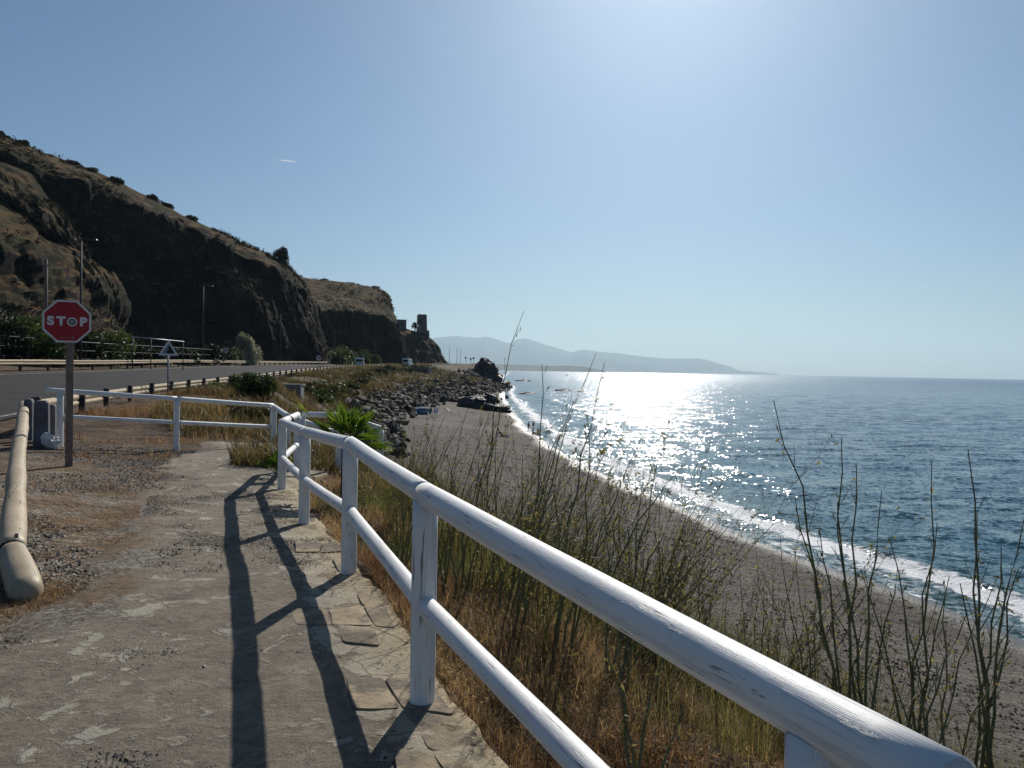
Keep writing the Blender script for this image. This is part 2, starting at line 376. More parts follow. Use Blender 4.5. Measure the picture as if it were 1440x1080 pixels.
# ------------------------------------------------------------------ terrain
def build_terrain():
    fr = np.radians(np.concatenate([np.arange(-180, -56, 4), np.arange(-56, 50, .3), np.arange(50, 181, 4)]))
    rr = np.geomspace(.6, 900, 300)
    A, R = np.meshgrid(fr, rr, indexing='ij')
    x = R * np.sin(A); y = R * np.cos(A)
    z = ground_z(x, np.clip(y, -30, 900))
    z = np.where(y < -30, 0, z)
    # keep clear of the path slab and the road sheet
    inpath = (x < fXE(y) + .02) & (x > fXL(y) - .0) & (y < 17.4) & (y > -20)
    z = np.where(inpath, z - .035, z)
    gd = guard_dist(x, y)
    z = np.where((gd > 1.2) & (gd < 12.5) & (y > -25), z - .05, z)
    xe, xf, wl = fXE(y), fXF(y), fWL(y)
    sand = sstep(-.8, .6, x - xf + fbm(x * .6, y * .6, seed=31, o=3) * .9)
    wet = sstep(-2.2 - .4 * 0, -.3, x - wl + fbm(x * .2, y * .2, seed=33, o=2) * .5)
    gravel = sstep(.2, -.2, x - fXL(y) + fbm(x * 1.5, y * 1.5, seed=35, o=3) * .25) * sstep(13.6, 11.5, y + fbm(x * .8, y * .8, seed=36, o=3) * 1.2)
    green = sstep(.1, .5, fbm(x * .15, y * .15, seed=37, o=3)) * sstep(40, 60, y)
    tb = (x - xe) / np.maximum(xf - xe, .5)
    rocky = np.maximum(sstep(110, 190, y), .75 * sstep(.45, .7, tb + .2 * fbm(x * .3, y * .3, seed=39, o=2)) * sstep(35, 55, y)) * sstep(-.05, .12, tb)
    z = z + rocky * sstep(1.02, .9, tb) * sstep(0, .15, tb) * fbm(x * .45, y * .45, seed=40, o=4) * .55
    V = np.stack([x, y, z], -1).reshape(-1, 3)
    me = fast_mesh('terrain', V, [grid_faces(len(fr), len(rr))], True)
    for n_, a_ in (('sand', sand), ('wet', wet), ('gravel', gravel), ('green', green * (1 - rocky * .6)), ('rocky', rocky)): attr(me, n_, a_)
    t = NT('ground_soil_sand_gravel'); v = t.pos()
    soil = t.ramp(t.noise(v, 1.1, 9, .7), [(.3, (.045, .026, .015)), (.5, (.095, .058, .032)), (.68, (.17, .11, .06))])
    rk = t.ramp(t.noise(v, .8, 9, .7), [(.3, (.03, .023, .017)), (.5, (.08, .06, .044)), (.7, (.16, .125, .092))])
    soil = t.mix(t.attr('rocky'), soil, rk)
    soil = t.mix(t.ramp(t.attr('green'), [(0, 0.0), (1, .7)]), soil, t.ramp(t.noise(v, 2, 8, .7), [(.35, (.05, .05, .022)), (.65, (.13, .12, .05))]))
    grav = t.ramp(t.vor(v, 38, 'F1', 'Color'), [(.1, (.10, .082, .064)), (.45, (.19, .16, .128)), (.8, (.33, .29, .24))])
    grav = t.mix(t.ramp(t.noise(v, 1.3, 6, .65), [(.40, 0.0), (.55, .9)]), grav, t.ramp(t.noise(v, 30, 5, .7), [(.35, (.085, .05, .028)), (.65, (.26, .165, .085))]))
    sandc = t.ramp(t.noise(v, .16, 8, .6, .5), [(.32, (.088, .075, .061)), (.55, (.128, .110, .090)), (.72, (.168, .147, .121))])
    peb = t.ramp(t.noise(v, 9, 6, .75), [(.32, .45), (.5, 1.0), (.7, 1.25)])
    sandc = t.mix(.8, sandc, peb, 'MULTIPLY')
    dark = t.ramp(t.noise(v, .9, 6, .72, .3), [(.34, .5), (.47, 1.05)])
    dzone = t.ramp(t.noise(t.pos((1, .45, 1)), .13, 3), [(.46, 0.0), (.56, .4)])
    sandc = t.mix(dzone, sandc, t.mix(1.0, sandc, dark, 'MULTIPLY'))
    sandc = t.mix(t.math('MULTIPLY', t.attr('wet'), .75), sandc, (.075, .066, .058))
    col = t.mix(t.attr('gravel'), soil, grav); col = t.mix(t.attr('sand'), col, sandc)
    rough = t.math('SUBTRACT', .92, t.math('MULTIPLY', t.attr('wet'), .62))
    foot = t.math('ADD', t.noise(v, 1.7, 4, .6), t.math('MULTIPLY', t.noise(v, 9, 5, .65), .45))
    foot = t.math('ADD', foot, t.math('MULTIPLY', t.vor(t.mix(.25, v, t.n('ShaderNodeTexNoise').outputs['Color']), 2.6, 'SMOOTH_F1'), .55))
    dry = t.math('SUBTRACT', 1.0, t.math('MULTIPLY', t.attr('wet'), .93))
    hh = t.math('MULTIPLY', foot, dry)
    b = t.bump(hh, .95, .30)
    b = t.bump(t.math('MULTIPLY', t.vor(v, 30), dry), .5, .03, b)
    o = new_obj('ground', me, t.done(t.bsdf(col, rough, b, .3))); tag(o, kind='structure')
build_terrain()

# ------------------------------------------------------------------ path slab
def build_path():
    ys = np.concatenate([np.arange(-6, 14, .09), np.arange(14, 17.6, .2)]); ts = np.linspace(0, 1, 44)
    Y, T = np.meshgrid(ys, ts, indexing='ij')
    lj = fbm(ys * .7, ys * 0, seed=42, o=3) * .25
    jag = fbm(ys * 2.2, ys * 0 + 3.1, seed=41, o=4) * .05 + np.floor(vn(ys * 1.3, ys * 0, seed=44) * 2) * .018
    xr = fXE(ys) + jag; xl = fXL(ys) + fbm(ys * 1.5, ys * 0, seed=43, o=3) * .12 - .35
    X = xl[:, None] + (xr - xl)[:, None] * T
    base = ground_z(np.minimum(X, fXE(Y) - .02), Y, True)
    Z = base + .012 + fbm(X * 1.2, Y * 1.2, seed=47, o=4) * .012 + fbm(X * 6, Y * 6, seed=48, o=3) * .004
    Z += .010 * sstep(.1, .35, fbm(X * 1.1 + 7, Y * 1.6, seed=51, o=4))
    Z -= .05 * sstep(.45, 0, X - xl[:, None])
    leftd = X - (fXL(Y) + lj[:, None] + fbm(X * 2.2, Y * 2.2, seed=49, o=4) * .22)
    n0, n1 = X.shape
    top = np.stack([X, Y, Z], -1).reshape(-1, 3)
    edge = np.stack([xr + .015, ys, Z[:, -1] - .03], -1); edge2 = np.stack([xr + .0, ys, Z[:, -1] - .4], -1)
    V = np.concatenate([top, edge, edge2]); nb = n0 * n1
    i = np.arange(n0 - 1)
    f2 = np.stack([i * n1 + n1 - 1, (i + 1) * n1 + n1 - 1, nb + i + 1, nb + i], 1)
    f3 = np.stack([nb + i, nb + i + 1, nb + n0 + i + 1, nb + n0 + i], 1)
    me = fast_mesh('path', V, [grid_faces(n0, n1), f2, f3], True)
    ed = np.concatenate([(xr[:, None] - X).ravel(), np.zeros(2 * n0)]); attr(me, 'edge', ed); attr(me, 'left', np.concatenate([leftd.ravel(), np.ones(2 * n0)]))
    t = NT('dusty_stone_path'); v = t.pos()
    dust = t.ramp(t.noise(v, 3.5, 9, .72), [(.3, (.15, .125, .096)), (.5, (.212, .179, .138)), (.7, (.285, .243, .186))])
    grit = t.ramp(t.noise(v, 60, 5, .8), [(.28, .45), (.45, 1.0), (.62, 1.05), (.74, 1.5)])
    dust = t.mix(.85, dust, grit, 'MULTIPLY')
    dust = t.mix(.7, dust, t.ramp(t.noise(t.pos((1, 1.6, 1)), 11, 6, .75), [(.33, .55), (.5, 1.0), (.66, 1.3)]), 'MULTIPLY')
    stone = t.ramp(t.noise(v, 2.2, 7, .6), [(.3, (.31, .28, .225)), (.7, (.43, .395, .32))])
    stone = t.mix(.5, stone, t.ramp(t.noise(v, 45, 5, .75), [(.3, .6), (.5, 1.0), (.75, 1.2)]), 'MULTIPLY')
    mask2 = t.math('MULTIPLY', t.ramp(t.noise(t.pos((1, 1.25, 1)), 7.5, 8, .68, .7), [(.565, 0.0), (.61, .75)]), t.ramp(t.noise(v, .9, 4), [(.4, .25), (.6, 1.0)]))
    warp = t.mix(.12, v, t.n('ShaderNodeTexNoise').outputs['Color'])
    pm = t.noise(v, 2.7, 10, .63, 1.1)
    pm2 = t.math('ADD', pm, t.math('MULTIPLY', t.math('SUBTRACT', t.noise(v, 14, 5, .7), .5), .13))
    edm = t.ramp(t.attr('edge'), [(.0, .20), (.35, .13), (.6, 0.0)])
    pm3 = t.math('ADD', pm2, edm)
    mask = t.ramp(pm3, [(.555, 0.0), (.60, 1.0)])
    mask = t.math('MAXIMUM', mask, mask2)
    crack = t.ramp(t.vor(t.mix(.06, v, t.noise(v, 4, 4)), 2.3, 'DISTANCE_TO_EDGE'), [(.0, 1.0), (.016, 0.0)])
    col = t.mix(mask, dust, stone)
    col = t.mix(t.math('MULTIPLY', t.math('MULTIPLY', crack, mask), .8), col, (.07, .058, .045))
    warm = t.ramp(t.attr('edge'), [(0, .8), (.5, 0.0)])
    col = t.mix(warm, col, t.mix(1.0, col, (1.2, 1.04, .78), 'MULTIPLY'))
    spots = t.ramp(t.vor(v, 17), [(.035, 1.0), (.06, 0.0)])
    spots = t.math('MULTIPLY', spots, t.ramp(t.noise(v, 5, 3), [(.5, 0.0), (.56, 1.0)]))
    col = t.mix(t.math('MULTIPLY', spots, .8), col, (.035, .03, .026))
    gr = t.ramp(t.vor(v, 34, 'F1', 'Color'), [(.1, (.085, .075, .062)), (.45, (.17, .15, .125)), (.8, (.30, .275, .235))])
    gr = t.mix(t.ramp(t.noise(v, 1.6, 6, .7), [(.42, 0.0), (.58, .8)]), gr, t.ramp(t.noise(v, 26, 6, .75), [(.35, (.07, .042, .024)), (.65, (.25, .165, .09))]))
    col = t.mix(t.ramp(t.attr('left'), [(0, 1.0), (.18, 0.0)]), col, gr)
    h = t.math('ADD', t.math('MULTIPLY', mask, .35), t.math('ADD', t.math('MULTIPLY', t.noise(v, 60, 6, .75), .5), t.math('MULTIPLY', t.noise(v, 9, 6, .7), .6)))
    o = new_obj('path', me, t.done(t.bsdf(col, .9, t.bump(h, .95, .03), .2))); tag(o, kind='structure')
build_path()

def edge_paving():
    rs = np.random.default_rng(77); mb = MB(); y = 1.5
    cols = [0.02, .20, .43, .62]
    ysr = [1.5]
    while ysr[-1] < 6.6: ysr.append(ysr[-1] + rs.uniform(.26, .52))
    J = rs.uniform(-.055, .055, (len(ysr), len(cols), 2)); J[:, 0, 0] *= .25
    def corner(i, c):
        yy = ysr[i] + J[i, c, 1]; return np.array((float(fXE(yy)) - cols[c] + J[i, c, 0] - .02, yy))
    for i in range(len(ysr) - 1):
        for c in range(len(cols) - 1):
            if rs.random() < (.22, .58, .85)[c] + .05 * max(0, ysr[i] - 4): continue
            P4 = [corner(i, c), corner(i, c + 1), corner(i + 1, c + 1), corner(i + 1, c)]; ctr = sum(P4) / 4; poly = []
            for a_, b_ in zip(P4, P4[1:] + P4[:1]):
                for f in (0.06, .5, .94):
                    q = a_ + (b_ - a_) * f; q = ctr + (q - ctr) * (.965 + rs.uniform(-.07, .012)); poly.append(q)
            z0 = float(ground_z(np.array([min(ctr[0], float(fXE(ctr[1])) - .05)]), np.array([ctr[1]]))[0]) + .021 + rs.uniform(0, .006); tlt = rs.uniform(-.012, .012, 2)
            n = len(poly); top = [(q[0], q[1], z0 + (q - ctr) @ tlt) for q in poly]; bot = [(q[0], q[1], z0 - .07) for q in poly]
            mb.add(top + bot + [(ctr[0], ctr[1], z0 + .003)], [(k, n + k, n + (k + 1) % n, (k + 1) % n) for k in range(n)], [(k, (k + 1) % n, 2 * n) for k in range(n)], a=rs.random())
    t = NT('tan_paving_stone'); v = t.pos()
    c = t.ramp(t.noise(v, 5, 8, .7), [(.3, (.26, .21, .145)), (.5, (.36, .295, .205)), (.7, (.44, .37, .27))])
    c = t.mix(1.0, c, t.ramp(t.attr('tint'), [(0, (.82, .80, .78)), (1, (1.08, 1.04, 1.0))]), 'MULTIPLY')
    c = t.mix(t.ramp(t.noise(v, 2.6, 8, .7), [(.45, 0.0), (.54, .9)]), c, t.ramp(t.noise(v, 30, 5, .75), [(.3, (.09, .078, .063)), (.7, (.21, .183, .148))]))
    o = mb.build('edge_paving', t.done(t.bsdf(c, .9, t.bump(t.noise(v, 14, 8, .75), .8, .02), .2)), attrname='tint'); tag(o, kind='structure')
edge_paving()

# ------------------------------------------------------------------ roads and guard rails
def poly_line(pts, step=2.0):
    """resample a plan polyline, smoothed a little -> points, unit tangents"""
    p = np.array(pts, float)
    for _ in range(3):
        q = [p[0]]
        for a, b in zip(p[:-1], p[1:]): q += [a * .75 + b * .25, a * .25 + b * .75]
        q.append(p[-1]); p = np.array(q)
    s = np.concatenate([[0], np.cumsum(np.linalg.norm(np.diff(p, axis=0), axis=1))])
    k = np.arange(0, s[-1], step)
    q = np.stack([np.interp(k, s, p[:, i]) for i in range(p.shape[1])], 1)
    t = np.gradient(q[:, :2], axis=0); t /= np.linalg.norm(t, axis=1)[:, None]
    return q, t
ROADL = [(-6.2, -24), (-5.2, -8), (-4.9, 0), (-5.6, 6), (-10, 15.6), (-14.6, 26), (-18.5, 43), (-22, 65), (-25, 85), (-31, 130), (-34, 170), (-34, 230), (-31.5, 270), (-26.5, 310), (-23.5, 340), (-24, 380), (-36, 430)]
def build_road():
    q, t = poly_line(ROADL, 1.5)
    nrm = np.stack([-t[:, 1], t[:, 0]], 1)
    def strip(name, o0, o1, lift, mat, n=6, mask=None):
        w = np.linspace(o0, o1, n)
        XY = q[:, None, :2] + nrm[:, None, :] * w[None, :, None]
        Z = fZG(np.clip(q[:, 1], -30, 900))[:, None] + fR(np.clip(q[:, 1], -30, 900))[:, None] * np.clip(w / 12, 0, 1.3)[None, :] + lift
        V = np.concatenate([XY, Z[..., None]], -1).reshape(-1, 3)
        f = grid_faces(len(q), n)
        if mask is not None:
            keep = mask[np.repeat(np.arange(len(q) - 1), n - 1)]; f = f[keep]
        o = new_obj(name, fast_mesh(name, V, [f[:, ::-1]], True), mat); tag(o, kind='structure'); return o
    t_ = NT('asphalt'); v = t_.pos()
    c = t_.ramp(t_.noise(v, .5, 8, .65), [(.35, (.024, .0235, .025)), (.65, (.040, .039, .040))])
    c = t_.mix(.5, c, t_.ramp(t_.noise(v, 60, 3), [(.3, .6), (.7, 1.3)]), 'MULTIPLY')
    asp = t_.done(t_.bsdf(c, .9, t_.bump(t_.noise(v, 90, 3), .4, .01), .15))
    strip('road', 1.5, 11.3, .0, asp, 12)
    t_ = NT('worn_road_paint'); v = t_.pos()
    wp = t_.ramp(t_.noise(v, 2.5, 7, .7), [(.4, (.30, .30, .29)), (.6, (.10, .10, .10))])
    pm = t_.done(t_.bsdf(wp, .7, None, .3))
    strip('road_edge_line', 1.8, 1.95, .004, pm, 2)
    strip('road_edge_line', 10.7, 10.85, .004, pm, 2)
    dash = (np.arange(len(q) - 1) % 8) < 3
    
    return q, t, nrm
rq, rt, rn = build_road()

def guard_rail(name, off, y0, y1, label, spacing=4.0, group=None, rail_r=.085, detail=True, facing=1):
    q, t = poly_line(ROADL, .5); nrm = np.stack([-t[:, 1], t[:, 0]], 1)
    keep = (q[:, 1] >= y0) & (q[:, 1] <= y1); q, t, nrm = q[keep], t[keep], nrm[keep]
    xy = q[:, :2] + nrm * off
    z = fZG(q[:, 1]) + fR(q[:, 1]) * max(off, 0) / 12
    root = empty(name, (xy[0][0], xy[0][1], z[0])); L0 = np.array((xy[0][0], xy[0][1], z[0]))
    step = int(spacing / .5)
    for k in range(0, len(q) - 1, step):
        m_ = MB(); c = np.array((xy[k][0] - nrm[k][0] * .13 * facing, xy[k][1] - nrm[k][1] * .13 * facing, z[k])) - L0
        ang = math.atan2(t[k][1], t[k][0])
        m_.box(c + np.array((0, 0, .30)), (.2, .17, 1.06), ang, .96)
        m_.build('post', M['dark_post'], root, bevel=.02 if k < 40 else 0)
    for hz in (.64, .46):
        seg = step * 1
        for k in range(0, len(q) - 1, seg):
            e = min(k + seg, len(q) - 1)
            ids = sorted(set([k, (k + e) // 2, e]))
            m_ = MB(); r = rail_r * random.uniform(.95, 1.06)
            m_.tube([np.array((xy[i][0], xy[i][1], z[i] + hz)) - L0 + (0, 0, random.uniform(-.006, .006)) for i in ids], r, 8, True)
            m_.build('rail', M['log'], root, smooth=False)
    tag(root, label, 'guard rail', group); return root
guard_rail('guard_rail', 0.0, 15.6, 372, 'near roadside log guard rail on dark posts along the sea side of the road')
guard_rail('guard_rail', 12.2, 24, 190, 'far roadside log guard rail at the foot of the hill, across the asphalt road', facing=-1)

# ground-anchored log end in the left foreground
root = empty('log_rail_end', (-3.2, 5.0, 0))
O = np.array((-3.2, 5.0, 0))
pts = [(-10.1, 15.75, .64), (-8.2, 12.75, .53), (-6.2, 9.55, .36), (-4.6, 7.05, .24), (-3.62, 5.52, .165)]
LOG_JOBS = (root, O, pts)
mb = MB(); dv = (np.array(pts[-1]) - np.array(pts[-2])); dv /= np.linalg.norm(dv); c = np.array(pts[-1])
mb.tube([c - dv * .012 - O, c + dv * .012 - O], .099, 14, True); mb.build('joint_band', M['dark_metal'], root)
for hh in (.10, .16):
    mb = MB(); c2 = c - dv * hh + np.array((.03, .0, .085)); mb.tube([c2 - O, c2 + (0, 0, .018) - O], .012, 6); mb.build('bolt', M['dark_metal'], root)
tag(root, 'tan weathered log ramp of the guard rail dropping to the gravel in the left foreground', 'guard rail end')

# thick dark posts and whitewashed stone by the sign
p = P(60, 620, 14.6)
def thick_post(u, d, w, h, lab):
    b = P(u, 600, d); z0 = gz(b.x, b.y)
    mb = MB(); n = 7
    prof = [(-w / 2, -.2), (w / 2, -.2), (w / 2 * .92, h - .05), (w / 2 * .6, h), (-w / 2 * .6, h), (-w / 2 * .92, h - .05)]
    c, s = math.cos(.35), math.sin(.35)
    mb.prism(prof, (0, -.09, 0), (c, s, 0), (0, 0, 1), (-s, c, 0), .2)
    o = mb.build('marker_post', M['post_slab'], None, bevel=.02); o.location = (b.x, b.y, z0); tag(o, lab, 'post')
M['post_slab'] = M_plain('blue_grey_concrete', (.16, .165, .185), (.10, .10, .115), 5, .8, .2, .3, 20)
thick_post(61, 14.2, .25, .86, 'thick blue grey slab post with rounded top beside the white railing end')
thick_post(43, 14.9, .16, .80, 'narrow dark slab post half hidden behind the top of the log ramp')
thick_post(76, 15.0, .14, .74, 'dark slim post between the thick slab post and the white railing end')

def blob(sx, sy, sz, seed, rough=.25, sub=3, facet=.0, fr=1.5):
    bm = bmesh.new(); bmesh.ops.create_icosphere(bm, subdivisions=sub, radius=1)
    V = np.array([v.co[:] for v in bm.verts])
    n = fbm(V[:, 0] * fr + seed, V[:, 1] * fr, V[:, 2] * fr, seed=seed, o=4)
    if facet:
        rs = np.random.default_rng(seed)
        for _ in range(9):
            d = rs.normal(size=3); d /= np.linalg.norm(d); h = rs.uniform(.55, .85)
            k = V @ d; over = np.maximum(k - h, 0); V = V - over[:, None] * d * facet
    V = V * (1 + rough * n)[:, None] * np.array((sx, sy, sz))
    T = np.array([[v.index for v in f.verts] for f in bm.faces]); bm.free()
    return V, T
b = P(72, 618, 14.0); V, T = blob(.17, .13, .17, 5, .35, 3, .5)
mb = MB(); mb.add(V, tris=T); o = mb.build('white_stone', M['white_stone'], smooth=False); o.location = (b.x, b.y, gz(b.x, b.y) + .10)
tag(o, 'small rounded whitewashed stone on the gravel beside the white railing end', 'stone')

# ------------------------------------------------------------------ white railings
def grain_tube(name, pts, rad, parent, n=16, seg=8, wob=.03, close=True, endcap=True, seed=0, mat='white'):
    """round painted timber with (length, angle) stored for its cracks"""
    P0 = [np.array(p, float) for p in pts]
    s = np.concatenate([[0], np.cumsum([np.linalg.norm(b - a) for a, b in zip(P0[:-1], P0[1:])])])
    k = np.linspace(0, s[-1], max(seg, 2)); A = np.array(P0)
    C = np.stack([np.interp(k, s, A[:, i]) for i in range(3)], 1)
    rr_ = np.full(len(k), rad) if isinstance(rad, (int, float)) else np.interp(k, s, np.array(rad)); rad = float(rr_[-1])
    V = []; G = []
    for i, c in enumerate(C):
        t = C[min(i + 1, len(C) - 1)] - C[max(i - 1, 0)]; t = t / np.linalg.norm(t)
        ref = np.array((0, 0, 1.)) if abs(t[2]) < .8 else np.array((0, 1., 0))
        x = np.cross(ref, t); x /= np.linalg.norm(x); y = np.cross(t, x)
        for j in range(n):
            th = 2 * PI * j / n
            r = rr_[i] * (1 + wob * float(vn(np.array([k[i] * 1.3 + seed * 7.3]), np.array([math.cos(th) * 1.2]), np.array([math.sin(th) * 1.2]), seed=60)[0]))
            V.append(c + r * (math.cos(th) * x + math.sin(th) * y)); G.append((k[i] + seed * 3.17, j / n, seed))
    m_ = len(C)
    Q = np.array([(i * n + j, i * n + (j + 1) % n, (i + 1) * n + (j + 1) % n, (i + 1) * n + j) for i in range(m_ - 1) for j in range(n)])
    fs = [Q]
    if endcap:
        bI = len(V)
        t0 = C[0] - C[1]; t0 /= np.linalg.norm(t0); t1 = C[-1] - C[-2]; t1 /= np.linalg.norm(t1)
        V.append(C[0] + t0 * rad * .06); G.append((0, .5, seed)); V.append(C[-1] + t1 * rad * .06); G.append((1, .5, seed))
        fs.append(np.array([(bI, (j + 1) % n, j) for j in range(n)] + [(bI + 1, (m_ - 1) * n + j, (m_ - 1) * n + (j + 1) % n) for j in range(n)]))
    me = fast_mesh(name, np.array(V), fs, True)
    a = me.attributes.new('grain', 'FLOAT_VECTOR', 'POINT'); a.data.foreach_set('vector', np.array(G, np.float32).ravel())
    return new_obj(name, me, M[mat], parent)

root, O, pts = LOG_JOBS
grain_tube('log', [np.array(p) - O for p in pts], .093, root, 18, 60, .09, seed=301, mat='log_grain')
a = np.array((-3.60, 5.50, .16)); b = np.array((-3.17, 4.98, .035))
grain_tube('end_log', [a - O, a * .7 + b * .3 - O, a * .3 + b * .7 - O, b - O, b + (.03, -.045, -.02) - O, b + (.05, -.07, -.035) - O], [.092, .10, .108, .104, .07, .02], root, 18, 24, .10, seed=302, mat='log_grain')
def railing(name, posts, top_h, low_h, label, top_pts=None, rt_=.054, rl=.046, rp=.058, over0=0, over1=0, zs=None, low=True, seed0=0):
    o = empty(name, (posts[0][0], posts[0][1], zs[0] if zs else gz(*posts[0]))); L = np.array(o.location)
    zz = zs or [gz(x, y) for x, y in posts]
    for i, (x, y) in enumerate(posts):
        grain_tube('post', [np.array((x, y, zz[i] - .35)) - L, np.array((x, y, zz[i] + top_h - rt_ * .6)) - L], rp, o, 16, 10, .03, seed=seed0 + i)
    for i in range(len(posts) - 1):
        for h, r, nm in ((top_h, rt_, 'top_rail'), (low_h, rl, 'lower_rail')):
            if nm == 'lower_rail' and not low: continue
            a = np.array((*posts[i], zz[i] + h)); b = np.array((*posts[i + 1], zz[i + 1] + h)); d = (b - a); d /= np.linalg.norm(d)
            e0 = over0 if i == 0 else .0; e1 = over1 if i == len(posts) - 2 else .0
            if nm == 'lower_rail': e0 = e1 = 0
            if nm == 'top_rail': b = b + d * .0
            mid = (a + b) / 2 + np.array((0, 0, -.008 * random.random()))
            grain_tube(nm, [a - d * e0 - L, mid - L, b + d * e1 - L], r, o, 20, max(8, int(np.linalg.norm(b - a) * 9)), .05, seed=seed0 + 20 + i * 2 + (nm == 'top_rail'))
    tag(o, label, 'railing'); return o
# main railing along the seaward edge of the path (posts from beside the camera onwards)
main_posts = [(.565, 1.36), (-.39, 3.5), (-1.21, 5.73), (-2.16, 7.97), (-3.22, 10.7), (-3.66, 13.0)]
main_z = [-.035, 0, 0, -.11, -.215, -.26]
rail_main = railing('white_railing', main_posts, .985, .475, 'white round timber railing along the seaward path edge, running into the right foreground', over0=.26, zs=main_z)
# dark strap where two rails meet
mb = MB(); mb.tube([np.array((-3.36, 11.5, .74)) - np.array(rail_main.location), np.array((-3.375, 11.56, .74)) - np.array(rail_main.location)], .068, 14); mb.build('strap', M['black'], rail_main)
# side railing facing the road
railing('white_railing', [(-8.55, 14.4), (-6.85, 15.55), (-5.46, 17.4)], .985, .50, 'white timber railing across the path end, from the stop sign to the steps', rt_=.05, rl=.044, over0=.25, zs=[.02, -.14, -.34], seed0=60)
railing('stair_handrail', [(-5.40, 17.3), (-4.56, 15.5), (-3.3, 15.9)], .96, .45, 'white handrail dropping from the end railing towards the beach steps behind the fan palm', rt_=.055, rl=.048, zs=[-.34, -.42, -.9], seed0=80, low=False)
railing('stair_handrail', [(-3.62, 13.15), (-3.0, 13.25), (-2.3, 13.4)], .985, .45, 'short level white handrail turning towards the beach just behind the fan palm', rt_=.05, rl=.045, zs=[-.26, -.27, -.5], seed0=90, low=False)

# ------------------------------------------------------------------ signs
def text_mesh(txt, size, bold=0.0, ext=.002, spacing=1.0):
    cu = bpy.data.curves.new('lettering', 'FONT'); cu.body = txt; cu.size = size; cu.extrude = ext; cu.offset = bold; cu.align_x = 'CENTER'; cu.align_y = 'CENTER'; cu.space_character = spacing
    o = bpy.data.objects.new('lettering', cu); COL.objects.link(o)
    dg = bpy.context.evaluated_depsgraph_get(); me = bpy.data.meshes.new_from_object(o.evaluated_get(dg))
    bpy.data.objects.remove(o); return me
def face_frame(pos):
    """ex, ey, ez of a plate facing the photographer"""
    n = Vector((-pos.x, -pos.y, 0)).normalized()
    ex = Vector((-n.y, n.x, 0)); return ex, Vector((0, 0, 1)), n
def place_on(me, name, mat, parent, c, ex, ey, ez, dx=0, dy=0, dz=0, sx=1):
    o = new_obj(name, me, mat, parent); me.materials.clear(); me.materials.append(mat)
    mm = Matrix((ex * sx, ey, ez)).transposed().to_4x4(); mm.translation = c + ex * dx + ey * dy + ez * dz
    o.matrix_local = mm; return o
def octagon(r): return [(r * math.cos(PI / 8 + k * PI / 4), r * math.sin(PI / 8 + k * PI / 4)) for k in range(8)]
base = P(97, 643, 11.6); base.z = gz(base.x, base.y)
so = empty('stop_sign', base)
ctr = P(94.3, 452, 11.55) - base
ex, ey, ez = face_frame(base)
R_ = .345
MB().box((0, 0, .9), (.104, .075, 2.3), math.atan2(ex.y, ex.x)).build('post', M['post_wood'], so, bevel=.006)
MB().prism(octagon(R_), ctr, ex, ey, ez, .012).build('plate', M['sign_white'], so)
MB().prism(octagon(R_ * .915), ctr + ez * .0125, ex, ey, ez, .003).build('red_face', M['sign_red'], so)
MB().prism(octagon(R_ * 1.01), ctr - ez * .006, ex, ey, ez, .006).build('back_plate', M['metal'], so)
for ch, dx in (('S', -.214), ('T', -.078), ('P', .214)):
    place_on(text_mesh(ch, .178, .009), 'letter', M['sign_white'], so, ctr, ex, ey, ez, dx, -.004, .018, 1.05)
def ring(r0, r1, n=28):
    mb = MB(); V = []
    for k in range(n):
        a_ = 2 * PI * k / n; c, s = math.cos(a_), math.sin(a_)
        V += [(r0 * c, r0 * s, 0), (r1 * c, r1 * s, 0), (r1 * c, r1 * s, .003), (r0 * c, r0 * s, .003)]
    Q = []
    for k in range(n):
        q = (k + 1) % n
        for i in range(4): Q.append((k * 4 + i, k * 4 + (i + 1) % 4, q * 4 + (i + 1) % 4, q * 4 + i))
    mb.add(V, Q); o = mb.build('ring'); me = o.data; bpy.data.objects.remove(o); return me
def disc(r, n=28):
    mb = MB(); mb.prism([(r * math.cos(2 * PI * k / n), r * math.sin(2 * PI * k / n)) for k in range(n)], (0, 0, 0), (1, 0, 0), (0, 1, 0), (0, 0, 1), .003)
    o = mb.build('disc'); me = o.data; bpy.data.objects.remove(o); return me
lo = place_on(ring(.048, .068), 'letter', M['sign_white'], so, ctr, ex, ey, ez, .067, -.004, .0165)
place_on(disc(.047), 'emblem_disc', M['black'], so, ctr, ex, ey, ez, .067, -.004, .0165)
place_on(disc(.034), 'emblem', M['sign_grey'], so, ctr, ex, ey, ez, .067, -.004, .0205)
for dx, w, hgt, dy in ((-.028, .125, .018, -.245), (.075, .048, .044, -.243)):
    mb = MB()
    if w > .1:
        for k in range(9): mb.box((-w / 2 + w * (k + .5) / 9, 0, 0), (w / 9 * .72, hgt * (.8 if k % 3 else 1.1), .003))
    else:
        for k in range(3): mb.box((-.015 + k * .0155, 0, 0), (.010, hgt * (.7, 1, .85)[k], .003))
        mb.box((0, -.024, 0), (.048, .006, .003))
    o = mb.build('small_print'); me = o.data; bpy.data.objects.remove(o)
    place_on(me, 'small_print', M['sign_pink'], so, ctr, ex, ey, ez, dx, dy, .0175)
MB().box(ctr - ez * .02 + Vector((0, 0, .12)), (.3, .02, .03), math.atan2(ex.y, ex.x)).build('bracket', M['metal'], so)
tag(so, 'red octagonal STOP sign with white letters on a brown wooden post beside the gravel', 'stop sign')

